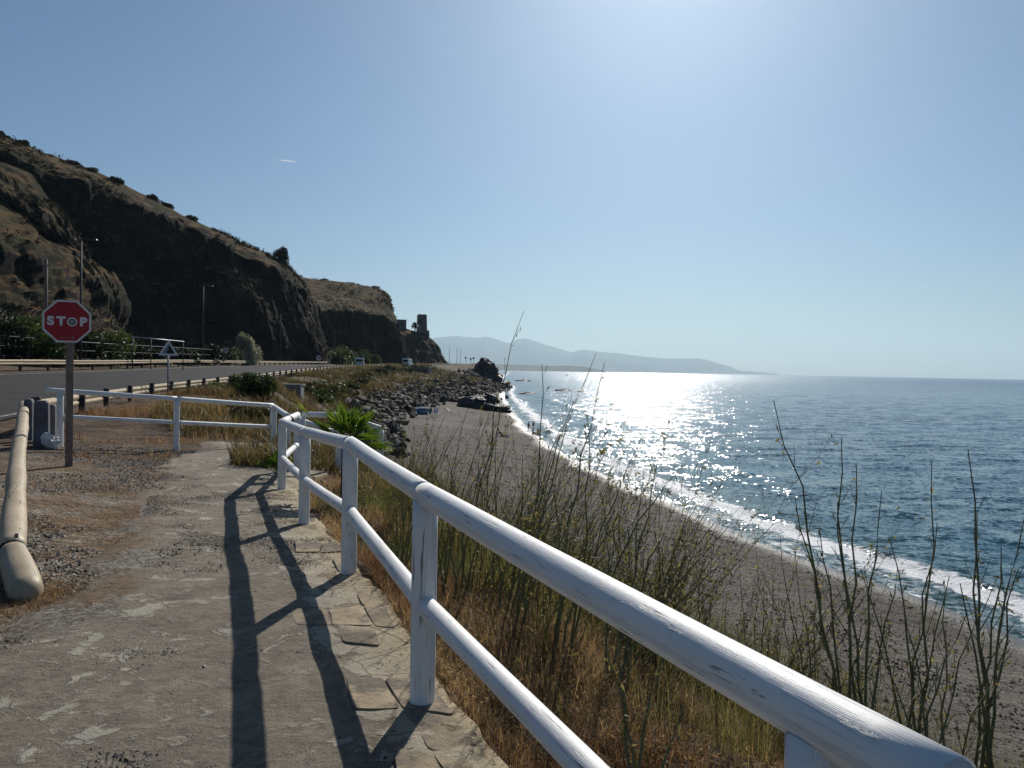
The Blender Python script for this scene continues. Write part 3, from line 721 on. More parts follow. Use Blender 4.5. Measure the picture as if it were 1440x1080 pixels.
# triangular rockfall warning sign
base = P(236, 553, 35.5); base.z = gz(base.x, base.y); c_ = P(237, 492.5, 35.5) - base
so = empty('warning_sign', base); ex, ey, ez = face_frame(base)
H_ = c_.z
MB().tube([(0, 0, -.2), (0, 0, H_ + .3)], .04, 10).build('post', M['metal'], so, smooth=True)
def tri(s, dy=0): return [(-s / 2, -s * .289 + dy), (s / 2, -s * .289 + dy), (0, s * .577 + dy)]
MB().prism(tri(.86), c_ + ez * .05, ex, ey, ez, .015).build('plate', M['sign_white'], so)
MB().prism(tri(.56), c_ + ez * .066, ex, ey, ez, .003).build('grey_face', M['sign_grey'], so)
MB().prism([(.26, -.155), (-.10, -.155), (-.03, -.03), (.0, .02), (.01, .23), (.03, .25)], c_ + ez * .070, ex, ey, ez, .003).build('rockfall_symbol', M['black'], so)
for dx, dy, r in ((-.06, .02, .03), (-.09, -.07, .035), (-.03, .1, .025)):
    MB().prism([(dx + r * math.cos(k * PI / 3), dy + r * math.sin(k * PI / 3)) for k in range(6)], c_ + ez * .070, ex, ey, ez, .003).build('falling_stone', M['black'], so)
tag(so, 'white bordered triangular warning sign with black slope by the near guard rail', 'warning sign')
# two round speed signs
def round_sign(u, vb, vc, d, r, label, txt):
    base = P(u, vb, d); base.z = gz(base.x, base.y); c_ = P(u, vc, d) - base
    so = empty('round_sign', base); ex, ey, ez = face_frame(base)
    MB().tube([(0, 0, -.2), (0, 0, c_.z + r * .5)], .045, 8).build('post', M['metal'], so, smooth=True)
    place_on(disc(r), 'plate', M['sign_white'], so, c_, ex, ey, ez, 0, 0, .05)
    place_on(ring(r * .78, r * .99), 'red_ring', M['sign_red'] if False else M['sign_pink'], so, c_, ex, ey, ez, 0, 0, .054)
    place_on(text_mesh(txt, r * .95, .02), 'numerals', M['black'], so, c_, ex, ey, ez, 0, 0, .056)
    tag(so, label, 'road sign')
round_sign(317, 512, 493, 108, .42, 'round road sign on the far verge in front of the flowering white shrub', '40')
round_sign(448.5, 521, 503.5, 112, .42, 'round white road sign by the near guard rail, left of the nearer van', '40')

# ------------------------------------------------------------------ hills
def hill(name, cols, ns, nt, amp, seed, rib=1.0):
    C = np.array(cols, float)             # (k, 4 stations, 3)
    k = len(C); s = np.linspace(0, k - 1, ns)
    def interp(a):
        # smooth (cosine) interpolation across columns
        i = np.clip(np.floor(s).astype(int), 0, k - 2); f = s - i
        p0 = a[np.maximum(i - 1, 0)]; p1 = a[i]; p2 = a[i + 1]; p3 = a[np.minimum(i + 2, k - 1)]
        f = f[:, None]
        return .5 * ((2 * p1) + (-p0 + p2) * f + (2 * p0 - 5 * p1 + 4 * p2 - p3) * f ** 2 + (-p0 + 3 * p1 - 3 * p2 + p3) * f ** 3)
    st = [interp(C[:, j]) for j in range(4)]
    t = np.linspace(0, 3, nt); V = np.zeros((ns, nt, 3))
    for j, tt in enumerate(t):
        i = min(int(tt), 2); f = tt - i
        V[:, j] = st[i] * (1 - f) + st[i + 1] * f
    # soften the breaks
    for _ in range(int(nt * .02)):
        V[:, 1:-1] = (V[:, :-2] + 2 * V[:, 1:-1] + V[:, 2:]) / 4
    du = np.gradient(V, axis=0); dv = np.gradient(V, axis=1)
    N = np.cross(du, dv); N /= np.linalg.norm(N, axis=2)[..., None] + 1e-9
    if N[:, nt // 6, 0].mean() < 0: N = -N
    x, y, z = V[..., 0], V[..., 1], V[..., 2]
    T = np.broadcast_to(t[None, :], x.shape)
    face = sstep(0, .12, T) * sstep(2.0, .9, T)
    crest = sstep(.9, 1.6, T)
    S = np.broadcast_to(np.cumsum(np.linalg.norm(np.diff(st[0], axis=0, prepend=st[0][:1]), axis=1))[:, None], x.shape)
    ribs = 1 - np.abs(fbm(S * .22 + z * .03, z * .035, seed=seed, o=4))
    ribs2 = 1 - np.abs(fbm(S * .55 + z * .05, z * .06, seed=seed + 3, o=3))
    rough = fbm(x * .12, y * .12, z * .12, seed=seed + 5, o=6, gain=.55)
    big = fbm(x * .034, y * .034, z * .034, seed=seed + 7, o=3)
    d = face * amp * (rib * (.75 * (ribs - .6) + .5 * (ribs2 - .6)) + .75 * rough + 2.0 * big) + crest * amp * .28 * fbm(x * .1, y * .1, z * .1, seed=seed + 9, o=5)
    V = V + N * d[..., None]
    V[:, 0, 2] -= 2.5
    me = fast_mesh(name, V.reshape(-1, 3), [grid_faces(ns, nt)], False)
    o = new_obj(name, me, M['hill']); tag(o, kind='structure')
    return V, t
H1 = [[(-60, 20, 1), (-82, 44, 14), (-130, 90, 46), (-180, 120, 44)],
      [(-52, 58, 1.5), (-68, 78, 12), (-112, 122, 41), (-165, 160, 38)],
      [(-45, 95, 1.6), (-58, 109, 13), (-91, 142, 36.5), (-160, 175, 36)],
      [(-92, 119, 3), (-101.5, 131.5, 40.5), (-111, 158, 49.3), (-160, 215, 40)],
      [(-78, 137, 2), (-88, 148.5, 37.6), (-94, 170, 44), (-140, 230, 36)],
      [(-65, 154, 2), (-74.5, 165, 33), (-80, 182, 37.7), (-122, 240, 30)],
      [(-53, 172, 2), (-59.5, 180.5, 26), (-65.6, 197, 31.3), (-110, 248, 23)],
      [(-47, 190, 2), (-52.5, 195, 19.5), (-59.5, 204, 27), (-105, 242, 18)],
      [(-50, 214, 2), (-60, 212, 15), (-67, 212, 23), (-105, 232, 16)]]
hv1, ht1 = hill('hill', H1, 420, 150, 1.45, 101, .55)
H2 = [[(-90, 232, 2), (-97, 242, 22), (-120, 290, 39), (-150, 350, 35)],
      [(-66, 252, 2), (-70, 258, 20.5), (-90, 312, 38.4), (-125, 370, 34)],
      [(-55, 267, 2.2), (-58, 272, 21.5), (-71, 312, 36.4), (-100, 370, 32)],
      [(-47, 281, 2.5), (-49, 286, 21), (-54.5, 318, 34), (-80, 360, 30)],
      [(-41, 296, 2.5), (-44.8, 299, 17), (-50, 314, 27), (-75, 345, 22)],
      [(-43, 316, 2.5), (-47.5, 314, 12), (-53, 320, 20), (-75, 340, 18)]]
hv2, ht2 = hill('hill', H2, 240, 110, 1.1, 131)
H3 = [[(-62, 345, 3), (-68, 353, 15), (-70, 370, 22), (-90, 400, 18)],
      [(-47, 350, 3), (-53, 363, 17), (-56, 380, 21.6), (-70, 410, 16)],
      [(-38.5, 358, 3), (-44, 369, 15), (-46, 380, 19.3), (-55, 410, 14)],
      [(-32.5, 366, 3.2), (-38.5, 375, 12.5), (-40.5, 381, 16.2), (-50, 408, 12)],
      [(-30.5, 376, 3.2), (-35, 381, 8.5), (-36.5, 385, 11.5), (-48, 402, 8)],
      [(-31, 392, 3.2), (-35, 392, 6), (-38, 393, 9), (-50, 398, 6)]]
hv3, ht3 = hill('hill', H3, 160, 80, 1.0, 151)

# distant mountains and the lower headland before them
def far_range(name, prof, dist, depth, seed, rough):
    us = np.linspace(prof[0][0], prof[-1][0], 260); vs = np.interp(us, [p[0] for p in prof], [p[1] for p in prof])
    nt = 34; V = np.zeros((260, nt, 3))
    for i, (u, v) in enumerate(zip(us, vs)):
        c = P(u, v, dist); h = c.z - SEA_Z
        for j in range(nt):
            f = j / (nt - 1) * 2 - 1            # -1 front foot .. 1 back foot
            hh = max(0, 1 - abs(f)) ** .85
            V[i, j] = (c.x * (1 + f * depth / dist), dist + f * depth, SEA_Z - 6 + (h + 6) * hh)
    x, y, z = V[..., 0], V[..., 1], V[..., 2]
    n = fbm(x / (rough * 9), y / (rough * 9), seed=seed, o=5)
    n2 = fbm(x / (rough * 2.2), y / (rough * 2.2), seed=seed + 4, o=3)
    F_ = np.linspace(-1, 1, nt)[None, :]
    V[..., 2] += (n * .3 * np.abs(F_) * 1.4 + n2 * .02) * np.clip(z - SEA_Z, 0, None)
    V[:, 0, 2] = V[:, -1, 2] = SEA_Z - 8
    o = new_obj(name, fast_mesh(name, V.reshape(-1, 3), [grid_faces(260, nt)], True), M['far']); tag(o, kind='structure')
far_range('mountains', [(540, 486), (575, 481), (600, 477), (618, 473), (640, 471), (663, 473.6), (674, 474), (683, 472.3), (690, 474), (698, 476), (715, 481.6), (720, 480), (728, 475), (738, 474.5), (752, 479), (768, 484), (785, 489), (803, 495),
    (822, 491), (835, 493), (870, 496), (900, 500), (931, 503.6), (983, 503.6), (995, 506), (1008, 510), (1029, 516), (1039, 521), (1060, 522.5), (1085, 524.6), (1098, 526.6)], 22000, 3600, 201, 220)
far_range('headland', [(600, 512), (700, 512), (740, 513), (775, 514.5), (800, 514), (822, 515.5), (838, 519), (852, 521.8)], 7500, 750, 211, 70)

# ------------------------------------------------------------------ sea
def build_sea():
    ang = np.radians(np.arange(-24, 62, .22)); rr = np.concatenate([np.geomspace(9, 500, 520), np.geomspace(510, 26500, 100)])
    A, R = np.meshgrid(ang, rr, indexing='ij'); x = R * np.sin(A); y = R * np.cos(A)
    sh = x - fWL(np.clip(y, -30, 900))
    fade = sstep(420, 120, R)
    w = fbm(x * .16 + y * .05, y * .42 - x * .1, seed=301, o=3) * .09 + fbm(x * .5, y * 1.1, seed=305, o=3) * .045
    near = sstep(.5, 6, sh)
    z = SEA_Z + w * fade * near
    # small breaker folding along the shore
    brk = 2.6 + .9 * fbm(y * .09, x * 0, seed=311, o=3)
    z += .28 * np.exp(-((sh - brk) / .55) ** 2) * fade * (.6 + .4 * fbm(y * .4, x * 0 + 2, seed=315, o=2)) * (y < 330)
    z += .14 * np.exp(-((sh - brk - 7 - 2 * fbm(y * .05, x * 0, seed=312, o=2)) / 1.2) ** 2) * fade * (y < 330)
    z = z + .03 * sstep(.6, -1.0, sh)
    V = np.stack([x, y, z], -1).reshape(-1, 3)
    me = fast_mesh('sea', V, [grid_faces(len(ang), len(rr))], True)
    attr(me, 'shore', np.clip(sh, -20, 60)); attr(me, 'dist', R)
    t = NT('sea_water'); v = t.pos()
    sh_ = t.attr('shore')
    va = t.pos((.45, 1.0, 1)); vb = t.pos((.8, 1.0, 1))
    n1 = t.noise(va, .42, 3, .55, .3); n2 = t.noise(vb, 1.6, 4, .6, .2); n3 = t.noise(t.pos((.7, 1, 1)), .12, 3, .5)
    n4 = t.noise(vb, 6.0, 3, .6)
    def slopes(vec, scale, amp, detail=2):
        k = t.n('ShaderNodeTexNoise'); k.inputs['Scale'].default_value = scale; k.inputs['Detail'].default_value = detail; k.inputs['Roughness'].default_value = .55; t.l(vec, k.inputs['Vector'])
        a = t.n('ShaderNodeVectorMath', operation='SUBTRACT'); t.l(k.outputs['Color'], a.inputs[0]); a.inputs[1].default_value = (.5, .5, .5)
        c = t.n('ShaderNodeVectorMath', operation='MULTIPLY'); t.l(a.outputs[0], c.inputs[0]); c.inputs[1].default_value = (amp * .48, amp, 0); return c.outputs[0]
    def vadd(a, b_):
        k = t.n('ShaderNodeVectorMath', operation='ADD'); t.l(a, k.inputs[0]); t.l(b_, k.inputs[1]); return k.outputs[0]
    geo = t.n('ShaderNodeNewGeometry')
    tot = vadd(slopes(va, .22, .30), slopes(va, .9, .85)); tot = vadd(tot, slopes(vb, 3.2, 1.35)); tot = vadd(tot, slopes(vb, 9.0, .75))
    nn_ = t.n('ShaderNodeVectorMath', operation='NORMALIZE'); t.l(vadd(geo.outputs['Normal'], tot), nn_.inputs[0]); b = nn_.outputs[0]
    shallow = t.ramp(t.math('MULTIPLY', sh_, 1 / 60), [(.0, (.055, .095, .09)), (.12, (.02, .075, .10)), (.5, (.016, .068, .105)), (1, (.014, .06, .104))])
    patch = t.ramp(t.noise(t.pos((.35, 1, 1)), .05, 4, .6), [(.4, .9), (.62, 1.2)])
    shallow = t.mix(1.0, shallow, patch, 'MULTIPLY')
    wr = t.ramp(t.math('MULTIPLY', t.attr('dist'), 1 / 1000), [(.03, .08), (.12, .12), (.5, .17), (1, .21)])
    water = t.bsdf(shallow, wr, b, .42, 0, 1.333)
    foam = t.bsdf(t.ramp(t.noise(v, 3, 6), [(.3, (.62, .64, .66)), (.7, (.82, .83, .84))]), .7, t.bump(t.noise(v, 5, 6, .7), .8, .12), .3)
    # foam sheet: from the sand to the breaker, broken into lace
    edge = t.math('ADD', sh_, t.math('MULTIPLY', t.math('SUBTRACT', t.noise(t.pos((1, .6, 1)), .35, 4, .6), .5), 3.2))
    band = t.ramp(t.math('MULTIPLY', t.math('ADD', edge, 2.0), 1 / 12), [(.10, 0.0), (.15, .50), (.20, .30), (.27, .34), (.32, .66), (.37, .90), (.41, .48), (.48, .18), (.6, .06), (.75, .0)])
    lace = t.math('SUBTRACT', t.noise(v, 1.4, 8, .75, .8), .5)
    fm = t.ramp(t.math('ADD', band, t.math('MULTIPLY', lace, 2.3)), [(.47, 0.0), (.60, 1.0)])
    fm = t.math('MULTIPLY', fm, t.ramp(band, [(0, 0.0), (.08, 1.0)]))
    mx = t.n('ShaderNodeMixShader'); t.l(fm, mx.inputs[0]); t.l(water.outputs[0], mx.inputs[1]); t.l(foam.outputs[0], mx.inputs[2])
    o = new_obj('sea', me, t.done(mx)); tag(o, kind='structure')
build_sea()

# ------------------------------------------------------------------ rocks
def rock_thing(name, lumps, mat, label, cat, loc, sub=4, group=None, rough=.22, fr=1.6):
    mb = MB()
    for i, (x, y, z, sx, sy, sz) in enumerate(lumps):
        V, T = blob(sx, sy, sz, 11 + i * 7 + int(abs(x) * 10), rough, sub, .75, fr); mb.add(V + np.array((x, y, z)), tris=T)
    o = mb.build(name, mat); o.location = loc; tag(o, label, cat, group); return o
hp = Vector((-7.2, 289, SEA_Z))
rock_thing('rock_outcrop', [(-3.8, 0, 6.5, 3.6, 5, 4.4), (-1.2, -1, 5.5, 3.2, 4.5, 4.6), (-5.6, 1, 3.5, 3.5, 5, 5.5), (1.2, -2, 2.6, 3.2, 4.5, 3.6), (3.8, -3, 1.2, 3.0, 4, 2.0), (-2, -4, 2.4, 4.4, 4, 3.6), (5.8, -3, .4, 2.0, 3, 1.0)],
    M['rock_dark'], 'tall dark rock outcrop at the end of the headland, dropping into the sea', 'rock', hp, sub=5)
bp = ghit(681, 576)
rock_thing('beach_rock', [(-2.6, .4, .9, 1.7, 1.7, 1.3), (-.6, 1.2, 1.5, 2.1, 1.7, 1.35), (1.3, 1.2, 1.4, 1.5, 1.6, 1.3), (.4, -.4, .75, 2.2, 1.5, 1.0), (2.3, -.5, .55, 1.8, 1.5, .85), (3.5, -.9, .2, 1.0, 1.1, .5), (-3.7, -.1, .5, .8, .9, .8), (-1.5, -.2, .8, 1.6, 1.3, .95)],
    M['rock_dark'], 'long dark flat topped rock lying on the sand close to the surf', 'rock', bp - Vector((0, 0, .25)), sub=4)
for (u, v, d, s, lab) in ((792, 544.5, 268, 2.0, 'low dark rock breaking the glittering sea, largest of the rocks offshore'), (735, 532, 480, 3.2, 'small dark rock far out in the sea, nearest the horizon'), (742, 547, 225, 1.8, 'thin dark rock shelf just off the tip of the beach'), (815, 546, 255, 1.2, 'tiny dark rock in the glittering sea, right of the larger low rock')):
    c = P(u, v, d); c.z = SEA_Z
    rock_thing('sea_rock', [(0, 0, 0, s * 1.2, s, s * .42), (s * .8, .2, 0, s * .8, s * .7, s * .25), (-s * .9, -.2, 0, s * .7, s * .8, s * .28)], M['rock_dark'], lab, 'rock', c, sub=3, group='dark rocks in the sea')
# sea-wall boulders: six shapes, each copy an object of its own
protos = []
for i in range(7):
    V, T = blob(1.0, .82, .66, 400 + i * 13, .20, 3, .9, 1.3); mb = MB(); mb.add(V, tris=T)
    o = mb.build('boulder', M['boulder']); protos.append(o)
BL = 'angular grey boulder among those heaped on the bank between beach and road'
nb_, tries = 0, 0
used = [False] * 7
while nb_ < 230 and tries < 20000:
    tries += 1
    y = 48 * (290 / 48) ** random.random() if random.random() < .8 else random.uniform(60, 130)
    t_ = random.triangular(float(np.interp(y, [46, 120, 220, 292], [.6, .55, .4, .2])), 1.05, .88)
    x = float(fXE(y)) + t_ * (float(fXF(np.array([y]))[0]) - float(fXE(y)))
    if y < 62 and t_ < .6: continue
    if y > 240 and x > -13: continue
    s = random.uniform(.32, .8) * (1 + .7 * random.random() ** 4) * (1.0 + .35 * (y > 150)) * (.8 if y < 70 else 1)
    k = random.randrange(7); o = protos[k]
    if used[k]: o = o.copy(); COL.objects.link(o)
    used[k] = True
    o.location = (x, y, gz(x, y) + s * .08); o.rotation_euler = (random.uniform(-.5, .5), random.uniform(-.5, .5), random.uniform(0, 6.28)); o.scale = (s, s * random.uniform(.8, 1.2), s * random.uniform(.75, 1.2))
    tag(o, BL, 'boulder', 'boulders of the sea bank'); nb_ += 1

def rubble(n):
    bm = bmesh.new(); bmesh.ops.create_icosphere(bm, subdivisions=1, radius=1); V0 = np.array([v.co[:] for v in bm.verts]); T0 = np.array([[v.index for v in f.verts] for f in bm.faces]); bm.free()
    y = 46 * (292 / 46) ** RNG.random(n); xe, xf = fXE(y), fXF(y); lo_ = np.interp(y, [46, 120, 220, 292], [.62, .58, .42, .2]); x = xe + (lo_ + (1.05 - lo_) * RNG.random(n) ** .8 + .25 * RNG.random(n) ** 9) * (xf - xe); ok = ~((y < 60) & (x < xe + .5 * (xf - xe))); x, y = x[ok], y[ok]; n = len(x)
    s = RNG.uniform(.12, .45, n) * (1 + y / 260); z = ground_z(x, y)
    V = V0[None] * (1 + RNG.uniform(-.38, .38, (n, len(V0), 1))) * s[:, None, None] * RNG.uniform(.6, 1.2, (n, 1, 3))
    V = V + np.stack([x, y, z + s * .15], 1)[:, None, :]
    T = (T0[None] + (np.arange(n) * len(V0))[:, None, None]).reshape(-1, 3)
    me = fast_mesh('rubble', V.reshape(-1, 3), [T]); attr(me, 'tint', np.repeat(RNG.random(n), len(V0)))
    t = NT('rubble_stone'); mm = t.done(t.bsdf(t.ramp(t.attr('tint'), [(0, (.028, .021, .015)), (.4, (.08, .06, .043)), (.75, (.145, .114, .087)), (1, (.38, .345, .30))]), .85, t.bump(t.noise(t.pos(), 5, 6, .7), .7, .1), .2))
    tag(new_obj('rubble', me, mm), 'smaller broken rock filling the bank between the boulders', 'rubble', kind='stuff')
rubble(3000)

# ------------------------------------------------------------------ foliage helpers
def blades(name, base, h, lean_dir, lean, width, tint, mat, parent=None, seg=2):
    """curved tapering blades; arrays of n"""
    n = len(base); base = np.asarray(base, float)
    L = np.stack([np.cos(lean_dir), np.sin(lean_dir), np.zeros(n)], 1)
    side = np.stack([-np.sin(lean_dir + RNG.uniform(-1.2, 1.2, n)), np.cos(lean_dir + RNG.uniform(-1.2, 1.2, n)), np.zeros(n)], 1)
    rows = []
    for k in range(seg + 1):
        f = k / seg
        c = base + np.array((0, 0, 1.0)) * (h * f * (1 - .25 * lean * f))[:, None] + L * (h * lean * f ** 1.7)[:, None]
        w = width * (1 - f) ** .7
        if k < seg: rows += [c - side * w[:, None] / 2, c + side * w[:, None] / 2]
        else: rows += [c]
    nv = 2 * seg + 1
    V = np.stack(rows, 1).reshape(-1, 3); b = np.arange(n) * nv
    Q = np.concatenate([np.stack([b + 2 * k, b + 2 * k + 1, b + 2 * k + 3, b + 2 * k + 2], 1) for k in range(seg - 1)]) if seg > 1 else None
    T = np.stack([b + 2 * seg - 2, b + 2 * seg - 1, b + 2 * seg], 1)
    me = fast_mesh(name, V, ([Q] if Q is not None else []) + [T], False)
    attr(me, 'tint', np.repeat(tint, nv))
    return new_obj(name, me, mat, parent)
def leaves_mesh(name, C, size, tint, mat, parent=None, updir=.3, aspect=.55):
    """small folded leaf quads at points C with random orientation"""
    n = len(C)
    d = RNG.normal(size=(n, 3)); d[:, 2] += updir; d /= np.linalg.norm(d, axis=1)[:, None]
    e = np.cross(d, RNG.normal(size=(n, 3))); e /= np.linalg.norm(e, axis=1)[:, None]
    s = np.asarray(size)[:, None]
    V = np.stack([C - d * s * .5, C + e * s * aspect * .5, C + d * s * .5, C - e * s * aspect * .5], 1).reshape(-1, 3)
    b = np.arange(n) * 4; me = fast_mesh(name, V, [np.stack([b, b + 1, b + 2, b + 3], 1)], False)
    attr(me, 'tint', np.repeat(tint, 4)); return new_obj(name, me, mat, parent)
def shrub(name, loc, size, n, leaf, mat, label, cat='shrub', group=None, clumps=9, seed=0, tshift=0., stem=True, flat=.0):
    rs = np.random.default_rng(seed + 900); sx, sy, sz = size
    cc = rs.normal(size=(clumps, 3)); cc /= np.linalg.norm(cc, axis=1)[:, None]; cc *= rs.uniform(.25, .8, (clumps, 1)); cc[:, 2] = np.abs(cc[:, 2]) * .9 + .12
    cr = rs.uniform(.22, .45, clumps); ctint = rs.uniform(.15, .85, clumps)
    k = rs.integers(0, clumps, n); d = rs.normal(size=(n, 3)); d /= np.linalg.norm(d, axis=1)[:, None]
    C = cc[k] + d * (cr[k] * rs.uniform(.35, 1.08, n) ** .6)[:, None]
    C[:, 2] = np.maximum(C[:, 2], .02)
    C = C * np.array((sx, sy, sz))
    root = empty(name, loc)
    leaves_mesh('foliage', C, leaf * rs.uniform(.6, 1.4, n), np.clip(ctint[k] * .7 + rs.uniform(0, .3, n) + tshift, 0, 1), mat, root)
    if stem:
        mb = MB()
        for q in range(min(clumps, 6)):
            e = cc[q] * np.array((sx, sy, sz)); mb.tube([(0, 0, -.15), e * .45 + rs.normal(size=3) * .05 * sx, e], [.05 * sz ** .5, .03 * sz ** .5, .012], 5)
        mb.build('stem', M['trunk'], root)
    tag(root, label, cat, group); return root
M['leaf'] = M_leaf('shrub_leaf', [(0, (.018, .03, .010)), (.5, (.045, .075, .022)), (1, (.10, .13, .045))])
M['leaf_dark'] = M_leaf('dark_leaf', [(0, (.012, .018, .009)), (.5, (.024, .034, .014)), (1, (.045, .055, .022))], .2)
M['leaf_olive'] = M_leaf('olive_scrub', [(0, (.035, .034, .014)), (.5, (.08, .075, .03)), (1, (.15, .13, .06))], .3)
M['hill_scrub'] = M_leaf('dark_hill_scrub', [(0, (.014, .014, .008)), (.5, (.03, .028, .014)), (1, (.07, .058, .03))], .15, .9)
M['leaf_pale'] = M_leaf('pale_flower_leaf', [(0, (.04, .06, .03)), (.55, (.12, .14, .085)), (.8, (.35, .36, .28)), (1, (.55, .55, .47))], .3)
M['dry'] = M_leaf('dry_grass', [(0, (.085, .045, .025)), (.25, (.17, .10, .052)), (.5, (.30, .215, .12)), (1, (.50, .40, .25))], .5, .6, (1.15, 1.0, .75))
M['green'] = M_leaf('green_grass', [(0, (.035, .05, .015)), (.5, (.085, .115, .03)), (1, (.20, .20, .06))], .4)
M['bank_mix'] = M_leaf('olive_bank_grass', [(0, (.04, .036, .018)), (.35, (.085, .075, .034)), (.65, (.16, .12, .06)), (1, (.30, .225, .125))], .35)
M['wisp'] = M_leaf('wispy_stem', [(0, (.062, .06, .026)), (.5, (.16, .148, .068)), (1, (.36, .295, .155))], .45)
M['palm'] = M_leaf('fan_palm_leaf', [(0, (.04, .072, .016)), (.5, (.085, .145, .028)), (1, (.19, .24, .05))], .45, .4, (1.3, 1.35, .5))
M['stalk'] = M_plain('broom_stem', (.18, .18, .09), (.11, .112, .056), 10, .75, .2, 0)
M['stalk_dry'] = M_plain('dead_stem', (.13, .10, .065), (.085, .062, .04), 10, .85, .15, 0)

# ------------------------------------------------------------------ bank grass (uncountable)
def scatter_bank(n, y0, y1, t0, t1, ypow=1.0, tpow=1.0):
    y = y0 + (y1 - y0) * RNG.random(n) ** ypow; t = t0 + (t1 - t0) * RNG.random(n) ** tpow
    xe, xf = fXE(y), fXF(y); x = xe + .04 + (xf - xe) * t
    return x, y, t
def keep(mask, *a): return [k[mask] for k in a]
def tufts(name, x, y, per, hgt, spread, lean, width, tint, jit, mat, label, cat, seg=3):
    """grass in tufts: blades fan out of each centre"""
    n = len(x); N = n * per; k = np.repeat(np.arange(n), per)
    a = RNG.uniform(0, 6.28, N); r = np.abs(RNG.normal(0, 1, N)) * spread[k]
    bx, by = x[k] + np.cos(a) * r, y[k] + np.sin(a) * r
    ok = bx > fXE(by) + .015; k, a, bx, by = k[ok], a[ok], bx[ok], by[ok]; N = len(k)
    h = hgt[k] * RNG.uniform(.35, 1.1, N)
    ln = np.clip(lean * RNG.uniform(.1, 1.6, N), 0, 1.6)
    o = blades(name, np.stack([bx, by, ground_z(bx, by) - .015], 1), h, a + RNG.normal(0, .6, N), ln, width * RNG.uniform(.6, 1.5, N) * (1 + by * .05), np.clip(tint[k] + RNG.normal(0, jit, N), 0, 1), mat, None, seg)
    return tag(o, label, cat, kind='stuff')
# dry grass
x, y, t_ = scatter_bank(9500, -1.2, 7.5, 0, .95, 1.0, 1.5)
x2, y2, _ = scatter_bank(2600, 6.5, 15, 0, .9, 1.0); x, y = np.concatenate([x, x2]), np.concatenate([y, y2])
d_ = fbm(x * .7, y * .7, seed=501, o=3); x, y = keep(d_ > -.9, x, y)
red = fbm(x * .5 + 5, y * .5, seed=505, o=3); big = np.clip(fbm(x * .4, y * .4, seed=503, o=3) + .55, .1, 1.3)
tufts('dry_grass', x, y, 26, (.10 + .16 * big) * RNG.uniform(.7, 1.3, len(x)) * np.clip(.6 + (x - fXE(y)) * .7, .6, 1.2), .045 + .03 * RNG.random(len(x)), .85, .0045, np.clip(.33 + .32 * red + RNG.normal(0, .1, len(x)), .02, .95), .12, M['dry'], 'dry red brown and golden grass covering the bank below the white railing', 'dry grass')
# pale flowering heads and broken bits that make it fluffy
n = 130000; x, y, t_ = scatter_bank(n, -1.0, 10, 0, .95, 1.0, 1.4); g = fbm(x * .9, y * .9, seed=507, o=3); x, y, g = keep(g > -.35, x, y, g); n = len(x)
z = ground_z(x, y) + RNG.uniform(0, .17, n) * np.clip(.5 + g, .2, 1.1)
ob = leaves_mesh('grass_heads', np.stack([x, y, z], 1), RNG.uniform(.008, .026, n), np.clip(.36 + .3 * fbm(x * .5 + 5, y * .5, seed=505, o=3) + RNG.normal(0, .2, n), 0, 1), M['dry'], None, .1, .4); tag(ob, 'broken stalks and seed heads among the dry bank grass', 'dry grass', kind='stuff')
# green grass and weeds by the posts and behind
x, y, t_ = scatter_bank(2600, 5.0, 13.5, 0.02, .7, 1.0)
g = fbm(x * .7, y * .7, seed=511, o=3) + .55 * np.exp(-((y - 8.6) / 2.4) ** 2) - .5 * sstep(6.6, 5.0, y); x, y, g = keep(g > .22, x, y, g)
tufts('green_weeds', x, y, 22, RNG.uniform(.18, .5, len(x)) * np.clip(.5 + (x - fXE(y)) * .5, .5, 1.15), .05 + .05 * RNG.random(len(x)), .55, .005, np.clip(RNG.normal(.42, .22, len(x)), 0, 1), .16, M['green'], 'green weeds and tall grass on the bank behind the railing posts', 'weeds')
x, y, t_ = scatter_bank(420, 1.5, 6.0, 0.05, .8, 1.0); g = fbm(x * .9, y * .9, seed=515, o=3); x, y = keep(g > .15, x, y)
tufts('green_sprouts', x, y, 12, RNG.uniform(.12, .34, len(x)), .03 + .03 * RNG.random(len(x)), .6, .0045, np.clip(RNG.normal(.35, .2, len(x)), 0, 1), .15, M['green'], 'scattered olive green sprouts in the dry grass nearest the camera', 'weeds')
x, y, t_ = scatter_bank(2300, 3.4, 13, .10, .72, 1.0, 1.0); g = fbm(x * .55, y * .55, seed=517, o=3) + .25 * sstep(3.5, 6, y); x, y = keep(g > -.05, x, y)
tufts('wispy_weeds', x, y, 13, RNG.uniform(.3, .85, len(x)) * np.clip(.45 + (x - fXE(y)) * .45, .45, 1.1), .08 + .07 * RNG.random(len(x)), .5, .0032, np.clip(RNG.normal(.35, .25, len(x)), 0, 1), .2, M['wisp'], 'fine grey green wispy weeds between the broom stems', 'weeds', 4)
# scrub on the bank further on, below the palm and along the road bank
x, y, t_ = scatter_bank(110000, 13, 250, -.25, .8, 1.5)
g = fbm(x * .3, y * .3, seed=521, o=4); x, y, g = keep(g > -.25, x, y, g); z = ground_z(x, y); n = len(x)
h = RNG.uniform(.12, .5, n) * (1 + y / 120)
ob = blades('bank_grass', np.stack([x, y, z - .03], 1), h, RNG.uniform(0, 6.28, n), RNG.uniform(.1, 1.0, n), RNG.uniform(.012, .03, n) * (1 + y * .02), np.clip(.33 + .38 * g + RNG.uniform(-.3, .3, n), 0, 1), M['bank_mix']); tag(ob, 'tawny grass on the slope between road and beach beyond the fan palm', 'dry grass', kind='stuff')
